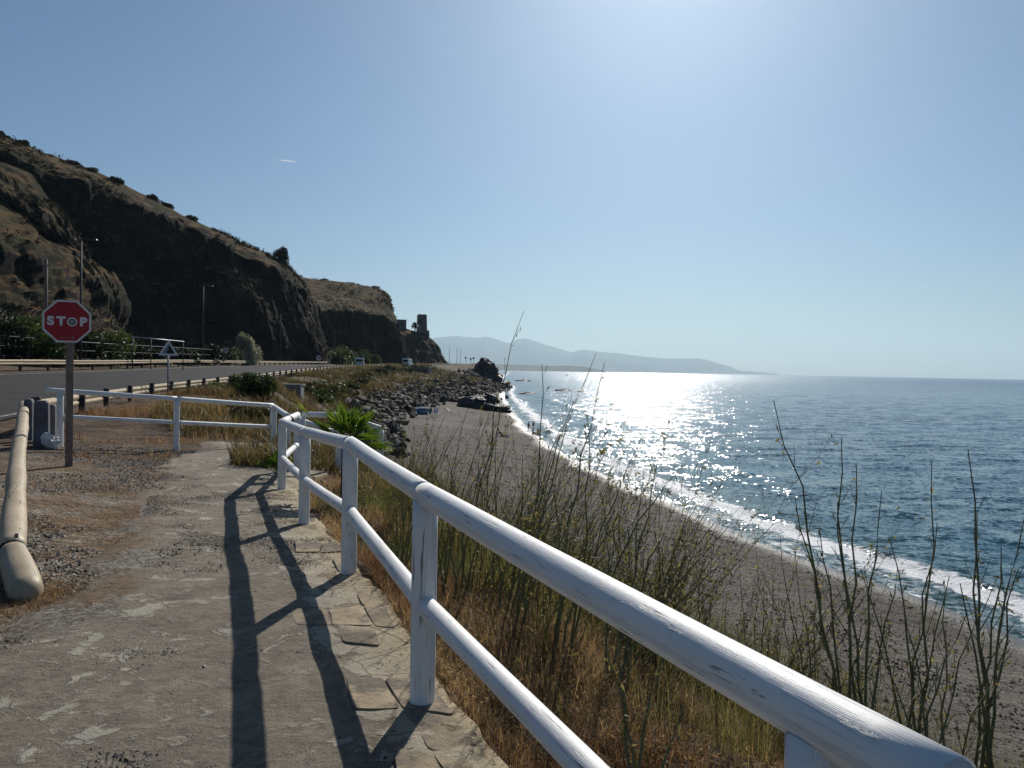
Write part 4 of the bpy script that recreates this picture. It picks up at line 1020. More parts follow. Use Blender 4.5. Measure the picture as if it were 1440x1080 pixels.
# dry grass between the end railing and the road
n = 26000; y = RNG.uniform(12.5, 40, n); xe, xg = fXE(y), fXG(y); x = xg + .2 + (xe - xg) * RNG.random(n)
g = fbm(x * .45, y * .45, seed=531, o=3); inp = (x > fXL(y) - .1) & (y < 17.6)
clear = (y < 15.5) & (x < -7.5)
x, y, g = keep((g > -.15) & ~inp & ~clear, x, y, g); z = ground_z(x, y); n = len(x)
h = RNG.uniform(.06, .32, n) * (.5 + np.clip(g + .3, 0, 1)) * np.where(y > 20, 1.2, .8)
ob = blades('verge_grass', np.stack([x, y, z - .02], 1), h, RNG.uniform(0, 6.28, n), RNG.uniform(.1, 1.1, n), RNG.uniform(.008, .02, n), np.clip(.24 + .3 * g + RNG.uniform(-.25, .3, n), 0, 1), M['dry']); tag(ob, 'low dry brown grass on the verge between the end railing and the guard rail', 'dry grass', kind='stuff')
# litter along the path edge and log
n = 24000; y = RNG.uniform(2.2, 14, n) ; x = fXL(y) + RNG.normal(-.45, .6, n)
g = fbm(x * 1.2, y * 1.2, seed=541, o=3); x, y = keep((g > -.1), x, y)
xa = np.array([RNG.normal(-3.1, .16, 2600), RNG.normal(5.0, .22, 2600)]); x = np.concatenate([x, xa[0]]); y = np.concatenate([y, xa[1]])
z = ground_z(x, y); n = len(x)
ob = blades('grass_litter', np.stack([x, y, z - .01], 1), RNG.uniform(.015, .075, n), RNG.uniform(0, 6.28, n), RNG.uniform(.5, 1.8, n), RNG.uniform(.003, .006, n), np.clip(RNG.normal(.38, .2, n), 0, 1), M['dry']); tag(ob, 'short orange brown dead grass along the left edge of the path', 'grass litter', kind='stuff')

# gravel stones (uncountable)
def stones(name, x, y, s, mat, label, lift=.0):
    n = len(x); z = ground_z(x, y) + lift
    base = np.array([(1, 0, 0), (0, 1, 0), (-1, 0, 0), (0, -1, 0), (0, 0, 1), (0, 0, -1)], float)
    V = base[None] * s[:, None, None] * (1 + RNG.uniform(-.4, .4, (n, 6, 1)))
    V[:, :, 2] *= RNG.uniform(.4, .75, n)[:, None]
    a = RNG.uniform(0, 6.28, n); c, s_ = np.cos(a)[:, None], np.sin(a)[:, None]
    X = V[..., 0] * c - V[..., 1] * s_; Y = V[..., 0] * s_ + V[..., 1] * c
    V = np.stack([X + x[:, None], Y + y[:, None], V[..., 2] + z[:, None]], -1).reshape(-1, 3)
    T0 = np.array([(0, 1, 4), (1, 2, 4), (2, 3, 4), (3, 0, 4), (1, 0, 5), (2, 1, 5), (3, 2, 5), (0, 3, 5)])
    T = (T0[None] + (np.arange(n) * 6)[:, None, None]).reshape(-1, 3)
    me = fast_mesh(name, V, [T], False); attr(me, 'tint', np.repeat(RNG.random(n), 6))
    o = new_obj(name, me, mat); tag(o, label, 'gravel', kind='stuff')
t = NT('dark_beach_stone'); M['wrack'] = t.done(t.bsdf(t.ramp(t.attr('tint'), [(0, (.03, .026, .022)), (.6, (.085, .075, .064)), (.9, (.16, .145, .125)), (1, (.4, .38, .34))]), .85, None, .2))
t = NT('gravel_stone'); M['gravel'] = t.done(t.bsdf(t.ramp(t.attr('tint'), [(0, (.045, .038, .032)), (.3, (.13, .11, .09)), (.7, (.24, .21, .175)), (1, (.42, .39, .34))]), .85, None, .2))
n = 22000; y = 3.5 + 12 * RNG.random(n) ** 1.3; x = fXL(y) - np.abs(RNG.normal(0, 1.3, n)) + .15
g = fbm(x * .7, y * .7, seed=551, o=3); x, y = keep((x > fXG(y) - .3) & (g > -.1), x, y)
stones('gravel', x, y, RNG.uniform(.006, .022, len(x)) * (1 + .5 * RNG.random(len(x)) ** 4), M['gravel'], 'loose grey and brown gravel between the path and the log rail')
n = 90000; y = 1.6 + 10 * RNG.random(n) ** 1.25; x = fXL(y) + (fXE(y) - fXL(y) - .05) * RNG.random(n)
g = fbm(x * 2.2, y * 2.2, seed=561, o=4); x, y = keep(g + RNG.normal(0, .25, n) > .05, x, y); n = len(x)
stones('path_grit', x, y, RNG.uniform(.0018, .006, n) * (1 + 2.2 * RNG.random(n) ** 14), M['gravel'], 'fine grit and small stones strewn over the path', .012)
n = 26000; y = 9 + 70 * RNG.random(n) ** 1.5; xf, wl = fXF(y), fWL(y); x = xf + (wl - xf - 1.0) * RNG.random(n) ** 1.2
stones('beach_pebbles', x, y, RNG.uniform(.008, .035, n) * (1 + 1.5 * RNG.random(n) ** 8), M['wrack'], 'dark pebbles and bits of wrack scattered over the grey sand')

# wrack lines left by the tide
n = 9000; y = 12 + 150 * RNG.random(n) ** 1.6; k = RNG.integers(0, 3, n); x = fWL(y) - np.array((1.9, 4.2, 7.0))[k] + fbm(y * .22, k * 7.0, seed=571, o=3) * .7 + RNG.normal(0, .16, n) * (1 + k * .5)
g = fbm(x * .4, y * .25, seed=573, o=3); x, y = keep((g > -.05) & (x > fXF(y) + .5), x, y)
stones('wrack', x, y, RNG.uniform(.012, .05, len(x)), M['wrack'], 'dark weed and pebbles in wavering tide lines on the sand', .004)

# ------------------------------------------------------------------ stalk plants on the bank, each a thing
def stalk_plant(base, tips, label, group, r0=.008, twigs=5, mat='stalk', seed=0, name='broom_plant', leafy=16, lsz=1.0):
    """base: Vector on the ground; tips: list of (Vector tip, bend)"""
    rs = random.Random(seed)
    root = empty(name, base); B = np.array(base); LP = []
    for tip, bend in tips:
        mb = MB(); tp = np.array(tip) - B; L = np.linalg.norm(tp)
        off = np.array((rs.uniform(-.07, .07), rs.uniform(-.07, .07), -.05))
        side = np.cross(tp / L, (0, 1, 0)); k = 9; pts = []
        for i in range(k + 1):
            f = i / k; pts.append(off * (1 - f) + tp * f + side * bend * L * math.sin(PI * f) * .5 + np.array([rs.uniform(-1, 1) for _ in range(3)]) * .012 * L * (0 < i < k))
        rr = [r0 * (1 - .8 * (i / k)) for i in range(k + 1)]
        mb.tube(pts, rr, 5)
        for q in range(twigs):
            f = rs.uniform(.35, .97); i = min(int(f * k), k - 1); p0 = pts[i] + (pts[i + 1] - pts[i]) * (f * k - i)
            d = (pts[i + 1] - pts[i]); d /= np.linalg.norm(d)
            an = rs.uniform(0, 6.28); sd = np.array((math.cos(an), math.sin(an), .2)); dd = d * .8 + sd * rs.uniform(.3, .6); dd /= np.linalg.norm(dd)
            ln = rs.uniform(.04, .22) * L * (1.15 - f) + .03
            p2 = p0 + dd * ln; p1 = p0 + dd * ln * .5 + np.array((0, 0, -.02 * ln))
            mb.tube([p0, p1, p2], [r0 * .42 * (1.2 - f), r0 * .3 * (1.2 - f), r0 * .13], 4)
            if rs.random() < .35:
                e = p1 + (dd * .6 + np.array((0, 0, .6))) * ln * .4; mb.tube([p1, e], [r0 * .2, r0 * .1], 3)
            if q % 2 == 0: LP.append(p1); LP.append(p2)
        for q in range(leafy):
            f = rs.uniform(.12, .9) ** 1.1; i = min(int(f * k), k - 1); LP.append(pts[i] + (pts[i + 1] - pts[i]) * (f * k - i) + np.array([rs.uniform(-1, 1) for _ in range(3)]) * .022)
        mb.build('stem', M[mat], root)
    if LP:
        LP = np.array(LP); n_ = len(LP); leaves_mesh('leaves', LP, RNG.uniform(.018, .05, n_) * lsz, np.clip(RNG.normal(.45, .25, n_), 0, 1), M['wisp'], root, .5, .28)
    tag(root, label, 'plant', group); return root
def at_base(u, v, d):
    b = P(u, v, d); b.z = gz(b.x, b.y) ; return b
GRP = 'bare stemmed broom plants on the bank'
def plant(bu, d, tips, label, r0=.008, twigs=5, mat='stalk', seed=1):
    b = at_base(bu, 700, d)
    stalk_plant(b, [(P(u, v, d + dd), bend) for u, v, dd, bend in tips], label, GRP, r0, twigs, mat, seed)
plant(655, 5.2, [(737, 437, .3, .04), (706, 560, -.1, -.05), (690, 610, .2, .08), (628, 640, .1, -.05), (715, 620, .4, .1), (596, 600, .4, -.06)], 'broom plant whose single long stem rises highest against the pale sky', .008, 7, seed=1)
plant(700, 5.0, [(838, 497, .3, .05), (790, 600, -.2, .05), (765, 640, .1, .1), (700, 600, .3, 0), (822, 640, .3, .12), (672, 655, -.2, -.1)], 'broom plant whose long leaning stem crosses the bright sea left of the small rock', .008, 6, seed=2)
plant(738, 4.7, [(762, 512, .2, -.04), (812, 560, .4, .05), (735, 640, 0, .0), (850, 640, .1, .12), (700, 690, .2, -.1), (790, 690, -.1, .05)], 'broom plant with a forked tip standing in the middle of the surf line', .009, 6, seed=3)
plant(795, 4.4, [(850, 510, .4, .06), (826, 580, .2, -.05), (905, 610, .5, .08), (960, 655, .3, .1), (870, 700, .1, .1), (780, 690, 0, -.1)], 'broom plant reaching over the sea with its tip against the glitter', .009, 6, seed=4)
plant(870, 4.1, [(940, 610, .3, .05), (1005, 735, .2, .12), (905, 660, .3, .02), (955, 700, .2, .06), (1030, 735, .4, .1), (845, 690, 0, -.05), (1020, 790, .3, .15)], 'spreading broom plant in front of the curve of foam', .008, 7, seed=5)
plant(560, 6.4, [(566, 585, .2, .0), (610, 620, .1, .05), (583, 600, .3, -.04), (640, 610, .3, .06), (548, 640, 0, -.05), (625, 585, .3, .05), (652, 590, .4, .06)], 'cluster of thin upright broom stems just right of the fan palm', .008, 6, seed=6)
plant(620, 5.8, [(600, 640, .1, -.04), (660, 570, .3, .05), (690, 575, .3, .06), (640, 660, 0, .03), (680, 650, .2, .1), (575, 650, .2, -.1)], 'cluster of thin broom stems above the middle railing post', .008, 6, seed=7)
plant(1225, 3.6, [(1088, 563, .4, -.06), (1183, 615, .3, .03), (1204, 652, .2, .02), (1118, 700, .4, -.05), (1240, 690, .5, .05), (1152, 740, .2, -.04), (1178, 705, .1, .0), (1262, 800, .3, .05)], 'large dark broom plant on the right with a tall stem leaning left over the sea', .011, 7, seed=8)
plant(1290, 3.5, [(1310, 650, .4, -.03), (1318, 735, .3, .04), (1252, 760, .2, -.08), (1335, 810, .2, .06), (1210, 800, .2, -.1), (1360, 860, .1, .1)], 'dark broom plant on the right with two thin upright stems over open water', .010, 6, seed=9)
plant(1405, 3.3, [(1361, 632, .3, -.02), (1374, 722, .2, .02), (1408, 770, .3, .05), (1432, 800, .2, .05), (1350, 820, .2, -.06), (1440, 730, .5, .1)], 'dark broom plant at the right edge with one thick straight stem', .012, 6, seed=10)
plant(1160, 4.2, [(1097, 752, .2, -.02), (1118, 770, .1, .0), (1150, 800, .3, .05), (1070, 800, .3, -.1)], 'small broom plant with two straight thin stems in front of the wet sand', .007, 4, seed=11)
plant(900, 2.7, [(866, 870, .2, -.03), (850, 905, .1, -.04), (935, 900, .2, .05), (960, 1000, .1, .1)], 'pale green forked plant in the dry grass close under the top rail', .010, 3, seed=12)
plant(1330, 3.0, [(1270, 840, .2, -.1), (1380, 850, .2, .1), (1330, 830, .3, 0), (1420, 900, .1, .1), (1230, 890, .2, -.1)], 'low tangled broom plant in the lower right corner', .008, 9, seed=13)
# dead twigs lying on the bank
plant(770, 3.4, [(690, 840, .1, .1), (830, 850, .2, .1), (720, 890, 0, 0), (800, 905, -.1, .1)], 'grey dead twiggy plant lying in the brown grass below the top rail', .005, 8, 'stalk_dry', seed=14)
# generic low stems between them
rs = random.Random(3); k = 0
while k < 58:
    tall = k >= 42
    y = rs.uniform(4.3, 9.5) if tall else rs.uniform(3.6, 12.5); x = float(fXE(y)) + (rs.uniform(.6, 2.6) if tall else rs.uniform(.5, 3.6))
    b = Vector((x, y, gz(x, y)))
    if b.x / b.y > .55: continue
    tips = []
    for q in range(rs.randint(9, 16)):
        hgt = rs.uniform(.8, 1.65) if tall else rs.uniform(.35, 1.15); an = rs.uniform(0, 6.28); sp = rs.uniform(.1, .5) * hgt
        tips.append((b + Vector((sp * math.cos(an) + (.3 if tall else .15) * hgt, sp * math.sin(an), hgt)), rs.uniform(-.12, .12)))
    stalk_plant(b, tips, 'tall thicket plant of fine grey green stems rising over the railing' if tall else 'low thicket plant of thin grey green stems on the bank behind the railing', 'tall stem thickets on the bank' if tall else 'low stem thickets on the bank', .0036, 11 if tall else 6, 'stalk' if rs.random() < .7 else 'stalk_dry', seed=100 + k, name='stem_thicket', leafy=26); k += 1

# ------------------------------------------------------------------ fan palm
def fan_leaf(mb_list, root, base, dirv, stemlen, R, n=22, spread=2.5, seed=0, tint=.5, mat='palm'):
    rs = np.random.default_rng(seed); d = np.array(dirv, float); d /= np.linalg.norm(d)
    hub = np.array(base) + d * stemlen
    up = np.array((0, 0, 1.0)); s = np.cross(d, up); s /= np.linalg.norm(s) + 1e-9; nn = np.cross(s, d)
    V = []; Q = []; T = []; A = []
    for k in range(n):
        a = (k / (n - 1) - .5) * spread; ln = R * (1 - .22 * abs(a) / (spread / 2)) * rs.uniform(.9, 1.05)
        dr = d * math.cos(a) + s * math.sin(a) + nn * .12 * (k % 2 - .5); dr /= np.linalg.norm(dr)
        w = np.cross(dr, nn); w /= np.linalg.norm(w); hw = ln * spread / n * .33
        droop = np.array((0, 0, -.10 * ln))
        b = len(V)
        V += [hub - w * .004, hub + w * .004, hub + dr * ln * .55 + w * hw + nn * hw * .5, hub + dr * ln * .55 - w * hw + nn * hw * .5, hub + dr * ln * .55 - nn * hw * .4, hub + dr * ln + droop]
        T += [(b, b + 4, b + 3), (b + 1, b + 2, b + 4), (b, b + 1, b + 4), (b + 3, b + 4, b + 5), (b + 4, b + 2, b + 5)]
        A += [np.clip(tint + rs.uniform(-.15, .15), 0, 1)] * 6
    me = fast_mesh('frond', np.array(V), [np.array(T)], False); attr(me, 'tint', A)
    fo = new_obj('frond', me, M[mat], root)
    mb = MB(); mb.tube([base, hub], [.012, .007], 5); mb.build('leaf_stalk', M['stalk'], fo)
pb = P(487, 660, 10.0); pb.z = gz(pb.x, pb.y)
pr = empty('fan_palm', pb)
rs = random.Random(9)
cz = P(487, 626, 10.0).z - pb.z
fronds = [(-.9, -.2, .75), (-.55, .1, 1.0), (-.15, -.1, 1.05), (.2, .2, 1.0), (.55, -.1, .8), (.9, .2, .5), (1.0, -.3, .1), (-.95, .3, .25), (-.1, -.9, .5), (.45, -.8, .35), (-.6, -.7, .3), (.3, .9, .6), (-.4, .8, .6), (.75, .6, .25), (1.0, .1, -.05), (-.3, -.5, 1.1), (.35, -.4, 1.1), (0, .4, 1.2)]
for i, d in enumerate(fronds): fan_leaf(None, pr, (0, 0, cz), d, rs.uniform(.16, .30), rs.uniform(.36, .46), 20, 2.3, i, rs.uniform(.3, .8))
fan_leaf(None, pr, (-.1, -.1, cz), (-.75, -.15, .85), .5, .34, 10, .9, 50, 1.0)
MB().tube([(0, 0, -.2), (.02, 0, cz * .5), (0, 0, cz + .03)], [.10, .09, .07], 8).build('trunk', M['trunk'], pr)
tag(pr, 'green fan palm with spiky backlit fronds behind the end of the main railing', 'palm')
# a small dry dark palm seedling by the last post
pb2 = P(392, 640, 11.6); pb2.z = gz(pb2.x, pb2.y); p2 = empty('palm_seedling', pb2)
for i in range(7): fan_leaf(None, p2, (0, 0, .1), (rs.uniform(-1, .4), rs.uniform(-.6, .6), rs.uniform(.3, .9)), .15, .32, 9, 1.6, 70 + i, rs.uniform(0, .25))
tag(p2, 'small dark spiky palm seedling at the foot of the last railing post', 'palm')

# ------------------------------------------------------------------ shrubs along road and bank
def sh(u, v, d, size, n, leaf, mat, label, group=None, seed=0, name='bush', clumps=10, tshift=0., z=None):
    b = P(u, v, d); b.z = gz(b.x, b.y) if z is None else z
    return shrub(name, b, size, n, leaf, M[mat], label, 'bush', group, clumps, seed, tshift)
sh(352, 545, 36, (1.35, 1.1, 1.15), 5200, .13, 'leaf', 'round dark green bush between the end railing and the road', seed=1, tshift=-.1)
sh(322, 548, 35, (1.0, .9, .9), 3600, .13, 'leaf', 'yellow green bush leaning against the left side of the darker round bush', seed=2, tshift=.25)
sh(300, 552, 36.5, (.6, .6, .45), 1500, .11, 'leaf', 'low yellow green tuft at the left end of the roadside bushes', seed=3, tshift=.15)
sh(345, 575, 24, (.9, .8, .55), 2600, .09, 'leaf_olive', 'low reddish brown dry bush behind the end railing', seed=4, tshift=.0)
sh(385, 560, 30, (.8, .7, .6), 2200, .1, 'leaf_olive', 'dry olive brown bush beside the concrete box', seed=5, tshift=-.1)
rs = random.Random(21)
for i in range(58):
    u = 430 + i * 3.3 + rs.uniform(-3, 3); d = float(np.interp(u, [430, 480, 560, 610], [60, 85, 150, 215])) * rs.uniform(.92, 1.08)
    v = float(np.interp(u, [430, 500, 560, 610], [545, 537, 533, 527])) + rs.uniform(-10, 5)
    b = P(u, v, d); xx = min(b.x, float(fXE(d)) + 4.0); b.x = max(xx, float(fXG(d)) + .8); b.z = gz(b.x, b.y)
    s = rs.uniform(.7, 1.3) * (1 + d / 260)
    shrub('bush', b, (s * 1.5, s * 1.2, s * .75), 900, .2 + d * .0012, M['leaf_olive' if rs.random() < .55 else 'leaf'], 'olive green scrub bush on the top of the bank below the guard rail', 'bush', 'scrub bushes along the top of the bank', 8, 40 + i, -.05, stem=False)
# hedge of bushes behind the far guard rail
for i, (u, d, w, hgt, mat, ts) in enumerate([(-20, 56, 4.0, 4.2, 'leaf_dark', .1), (25, 58, 3.6, 4.8, 'leaf', .05), (70, 60, 3.0, 3.4, 'leaf_dark', 0), (118, 66, 3.0, 3.6, 'leaf_dark', .15), (150, 70, 3.2, 3.4, 'leaf', .1), (180, 76, 2.8, 2.8, 'leaf_dark', 0), (215, 84, 3.0, 2.6, 'leaf_dark', 0), (250, 92, 3.2, 2.5, 'leaf_dark', .1), (285, 102, 3.2, 2.6, 'leaf_dark', 0), (310, 112, 3.2, 2.5, 'leaf_dark', .1)]):
    q = P(u, 510, d); gd = float(guard_dist(np.array([q.x]), np.array([d]))[0])
    q.z = gz(q.x, q.y)
    lab = ['dark hedge bush at the far left edge behind the far guard rail', 'tall yellow green bush left of the stop sign, behind the far guard rail', 'dark bush directly behind the stop sign', 'dark hedge bush just right of the stop sign', 'mid green bush with pale leaves right of the stop sign', 'dark low bush behind the left half of the pipe frame', 'dark low bush behind the warning sign', 'dark low bush right of the warning sign under the pipe frame end', 'dark low bush at the foot of the lamp post nearest the warning sign', 'dark low bush behind the far round sign'][i]
    shrub('hedge_bush', q, (w, w * .7, hgt), 3800, .30, M[mat], lab, 'bush', 'bushes behind the far guard rail', 12, 70 + i, ts, stem=False)
q = P(342, 508, 122); q.z = gz(q.x, q.y); shrub('flowering_bush', q, (3.3, 2.2, 5.2), 5200, .30, M['leaf_pale'], 'tall bush with pale whitish flowers at the foot of the dark cliff', 'bush', None, 14, 90, .22)
for i, (u, d, w, hgt) in enumerate([(490, 205, 4.5, 4.4), (510, 212, 4.5, 4.8), (530, 220, 4.5, 4.2), (550, 235, 4.5, 4.2), (568, 250, 4.0, 3.6), (474, 215, 3.5, 3.6)]):
    q = P(u, 512, d); q.x = min(q.x, float(fXG(d)) - 13.5); q.z = gz(q.x, q.y)
    shrub('reed_thicket', q, (w, 3, hgt), 3000, .55, M['leaf'], ['yellow green reed thicket behind the nearer van', 'tallest reed thicket just right of the nearer van', 'reed thicket midway between the two vans', 'dark leafy reed thicket left of the farther van', 'low reed thicket behind the farther van', 'reed thicket at the foot of the ribbed cliff end'][i], 'reeds', 'reed thickets across the road', 10, 110 + i, .12, stem=False)
# shrubs along the skyline of the hill
def crest_at(hv, u):
    best = None
    pts = hv.reshape(-1, 3); uu = 720 + F * pts[:, 0] / pts[:, 1]; el = (pts[:, 2] - CAM_Z) / pts[:, 1]
    k = np.where(np.abs(uu - u) < 4)[0]; j = k[np.argmax(el[k])]; return Vector(pts[j])
CL = ['dark shrub at the very left of the skyline', 'round dark shrub on the skyline, second from the left edge', 'low dark shrub on the upper skyline slope', 'long low shrub on the skyline above the dark gully', 'pair of merged dark shrubs midway along the skyline', 'small dark shrub on the skyline above the bare rib', 'rounded dark shrub above the golden grass slope', 'small shrub on the lower skyline before the lone tree', 'tiny shrub right beside the lone crest tree', 'low shrub in the golden grass near the lone tree']
for i, (u, w, hgt) in enumerate([(3, 2.2, 1.5), (34, 2.2, 1.4), (100, 3.0, .9), (125, 3.6, 1.0), (165, 2.8, 1.4), (212, 2.4, 1.4), (232, 2.8, 1.4), (268, 2.6, 1.5), (300, 1.4, .7), (345, 1.6, .7)]):
    q = crest_at(hv1, u); q.z -= .7; w *= .72
    shrub('hill_shrub', q, (w, w, hgt * 1.15), 2200, .34, M['hill_scrub'], CL[i], 'shrub', 'shrubs on the hill skyline', 14, 130 + i, -.1, stem=False)
q = crest_at(hv1, 396); q.z -= .6
shrub('crest_tree', q, (2.4, 2.2, 5.0), 4200, .36, M['leaf_dark'], 'lone dark bushy tree on the edge of the hill crest', 'tree', None, 12, 150, -.15)
for i, (u, w, hgt) in enumerate([(420, 2, .9), (455, 2.2, .9), (498, 2.6, 1.1), (530, 2, 1.2)]):
    q = crest_at(hv2, u); q.z -= .3
    shrub('headland_shrub', q, (w * 1.3, w, hgt), 500, .4, M['leaf_dark'], ['small shrub on the far grassy hilltop next to the lone tree', 'low shrub on the golden far hilltop', 'dark wide shrub on the far hilltop edge', 'dark shrub at the seaward end of the far hilltop'][i], 'shrub', 'shrubs on the far hilltop', 6, 170 + i, -.1, stem=False)
# hillside scrub (uncountable)
def hill_scrub(hv, n, label, seed, t0, t1, size):
    ns, nt, _ = hv.shape; i = RNG.integers(0, ns, n); j = RNG.integers(int(nt * t0), int(nt * t1), n)
    C = hv[i, j]; g = fbm(C[:, 0] * .09, C[:, 1] * .09, C[:, 2] * .09, seed=seed, o=3); C = C[g > .0]
    q = np.repeat(C, 26, 0); m = len(q); s = np.repeat(RNG.uniform(.35, 1.0, len(C)), 26)
    d = RNG.normal(size=(m, 3)) * .42; d[:, 2] = np.abs(d[:, 2])
    o = leaves_mesh('hillside_scrub', q + d * s[:, None] * size, RNG.uniform(.2, .5, m) * size ** .5, np.clip(np.repeat(RNG.random(len(C)), 26) * .7 + RNG.uniform(0, .3, m), 0, 1), M['hill_scrub']); tag(o, label, 'scrub', kind='stuff')
hill_scrub(hv1, 3600, 'low dry scrub scattered over the near dark hillside', 601, .03, .66, .95)
hill_scrub(hv2, 800, 'low dry scrub scattered over the far cliff and its grassy top', 605, .03, .66, 1.3)
hill_scrub(hv3, 500, 'low scrub on the knoll under the old tower', 609, .03, .66, 1.2)

# ------------------------------------------------------------------ lamp posts, poles, fence
def lamp(u, vb, vt, d, arm, label):
    b = P(u, vb, d); b.z = gz(b.x, b.y); t_ = P(u, vt, d); h = t_.z - b.z
    o = empty('street_lamp', b)
    MB().tube([(0, 0, -.2), (0, 0, h * .5), (0, 0, h)], [.11, .09, .06], 8).build('pole', M['lamp_grey'], o, smooth=True)
    for a_ in arm:
        m_ = MB(); m_.tube([(0, 0, h - .05), (a_ * .5, 0, h + .05), (a_, 0, h + .03)], [.05, .04, .035], 6); ar = m_.build('arm', M['lamp_grey'], o)
        MB().box((a_ + .25 * (1 if a_ > 0 else -1), 0, h + .02), (.6, .22, .11), None, .8).build('lamp_head', M['dark_metal'], ar, bevel=.02)
    tag(o, label, 'street lamp', 'street lamps along the road')
lamp(113, 514, 337, 62, (.75, -.5), 'tallest looking street lamp, just right of the stop sign')
lamp(285, 513, 402, 96, (.7,), 'street lamp between the warning sign and the flowering bush')
lamp(394, 512, 441, 148, (.8,), 'street lamp in front of the cliff right of the flowering bush')
lamp(470, 513, 465, 225, (.9,), 'most distant street lamp, at the end of the ribbed cliff')
b = P(64, 510, 68); b.z = gz(b.x, b.y); tp = P(64, 365, 68)
po = empty('utility_pole', b); MB().tube([(0, 0, -.2), (.02, 0, (tp.z - b.z) * .5), (0, 0, tp.z - b.z)], [.17, .15, .12], 8, wob=.08).build('pole', M['post_wood'], po, smooth=True)
MB().box((0, 0, tp.z - b.z - .5), (.9, .09, .1)).build('crossarm', M['post_wood'], po)
tag(po, 'old brown wooden utility pole above the stop sign on the left', 'utility pole')
# wire fence behind the far guard rail
fo = None; pts = []
for u, d in ((-40, 51), (0, 53.5), (40, 56), (80, 59), (120, 63), (160, 68), (200, 74), (240, 82), (275, 92), (300, 102), (325, 114)):
    q = P(u, 510, d); pts.append(Vector((q.x, q.y, gz(q.x, q.y))))
fo = empty('wire_fence', pts[0]); L = np.array(pts[0])
for q in pts:
    MB().tube([np.array(q) - L - (0, 0, .2), np.array(q) - L + (0, 0, 2.1)], .03, 6).build('post', M['dark_metal'], fo)
MB().tube([np.array(q) - L + (0, 0, 2.1) for q in pts], .028, 6).build('top_rail', M['lamp_grey'], fo)
mb = MB()
for hz in (.7, 1.4): mb.tube([np.array(q) - L + (0, 0, hz) for q in pts], .006, 4)
mb.build('wires', M['dark_metal'], fo)
tag(fo, 'thin metal wire fence with a pale top rail in front of the hedge bushes', 'fence')
# white pipe frame
a = P(185, 473.5, 70); b = P(259, 480.5, 76); ga, gb = gz(a.x, a.y), gz(b.x, b.y)
pf = empty('pipe_frame', (a.x, a.y, ga)); L = np.array((a.x, a.y, ga)); a, b = np.array(a), np.array(b)
MB().tube([a - L, b - L], .055, 8).build('crossbar', M['metal'], pf, smooth=True)
for f in (0.02, .35, .98):
    q = a * (1 - f) + b * f; MB().tube([q - L, np.array((q[0], q[1], gz(q[0], q[1]) - .2)) - L], .05, 8).build('leg', M['lamp_grey'], pf, smooth=True)
tag(pf, 'pale metal pipe frame standing behind the warning sign', 'pipe frame')

# ------------------------------------------------------------------ tower, house, palm, masts
def wall_box(mb, w, d, h, taper, z0=-1.5): mb.box((0, 0, (h + z0) / 2), (w, d, h - z0), .25, taper)
M['tower'] = m_rock('old_tower_masonry', (.12, .105, .09), (.19, .165, .14), (.26, .23, .19), 1.2, .9, .15, 4)
tb = P(593, 468, 380); tb.z = 18.6; tw = empty('watchtower', tb)
htop = P(593, 442.5, 380).z - tb.z
mb = MB(); wall_box(mb, 5.0, 4.6, htop - .5, .86); mb.build('wall', M['tower'], tw)
mb = MB()
for k in range(5): mb.box((-1.75 + k * .85, 0, htop - .42 + (.12, .3, .05, .25, .18)[k]), (.8, 3.7, .35 + (.12, .3, .05, .25, .18)[k]), .25)
mb.build('parapet', M['tower'], tw)
MB().box((-.3, -2.35, htop * .62), (.7, .3, 1.2), .25).build('window', M['black'], tw)
MB().box((2.9, .2, .3), (1.6, 4, 3.0), .25, .7).build('buttress', M['tower'], tw)
tag(tw, 'old square stone watchtower on the knoll above the road', 'tower')
hb = P(565, 459, 378); hb.z = gz(hb.x, hb.y); hb.z = 21.0; hs = empty('ruined_house', hb)
hh = P(565, 450.3, 378).z - hb.z
MB().box((-.2, 0, hh / 2 - 1), (4.6, 5, hh + 2), .2).build('wall', M['tower'], hs)
MB().box((-.2, 0, hh + .08), (4.9, 5.3, .22), .2).build('roof', M['concrete'], hs)
MB().box((.6, -2.45, hh * .55), (.8, .3, 1.1), .2).build('window', M['black'], hs)
tag(hs, 'small flat roofed stone house on the cliff edge left of the tower', 'house')
def tall_palm(u, vb, vt, d, label, s=1.0, ground=None):
    b = P(u, vb, d); b.z = gz(b.x, b.y) if ground is None else ground
    h = P(u, vt, d).z - b.z; o = empty('palm_tree', b)
    MB().tube([(0, 0, -.5), (.15, 0, h * .5), (0, 0, h)], [.28 * s, .22 * s, .17 * s], 8).build('trunk', M['trunk'], o)
    n = 260; a_ = RNG.uniform(0, 6.28, n); e = RNG.uniform(-.7, 1.3, n)
    C = np.stack([np.cos(a_) * np.cos(e), np.sin(a_) * np.cos(e), np.sin(e)], 1)
    V = []; T = []
    for k in range(n):
        d_ = C[k]; w = np.cross(d_, (0, 0, 1)); w /= np.linalg.norm(w) + 1e-6; r = RNG.uniform(1.1, 1.7) * s
        p0 = np.array((0, 0, h)); p1 = p0 + d_ * r * .65; p2 = p0 + d_ * r + np.array((0, 0, -.4 * s))
        q = len(V); V += [p0, p1 + w * .12 * s, p2, p1 - w * .12 * s]; T += [(q, q + 1, q + 3), (q + 1, q + 2, q + 3)]
    me = fast_mesh('crown', np.array(V), [np.array(T)]); attr(me, 'tint', RNG.random(len(V)) * .5); new_obj('crown', me, M['leaf_dark'], o)
    tag(o, label, 'palm tree'); return o
tall_palm(582.5, 514, 457.5, 240, 'tall thin palm standing against the knoll left of the tower', .95)
M['mast'] = M_plain('pale_mast', (.30, .31, .33), None, 5, .6, .3, 0)
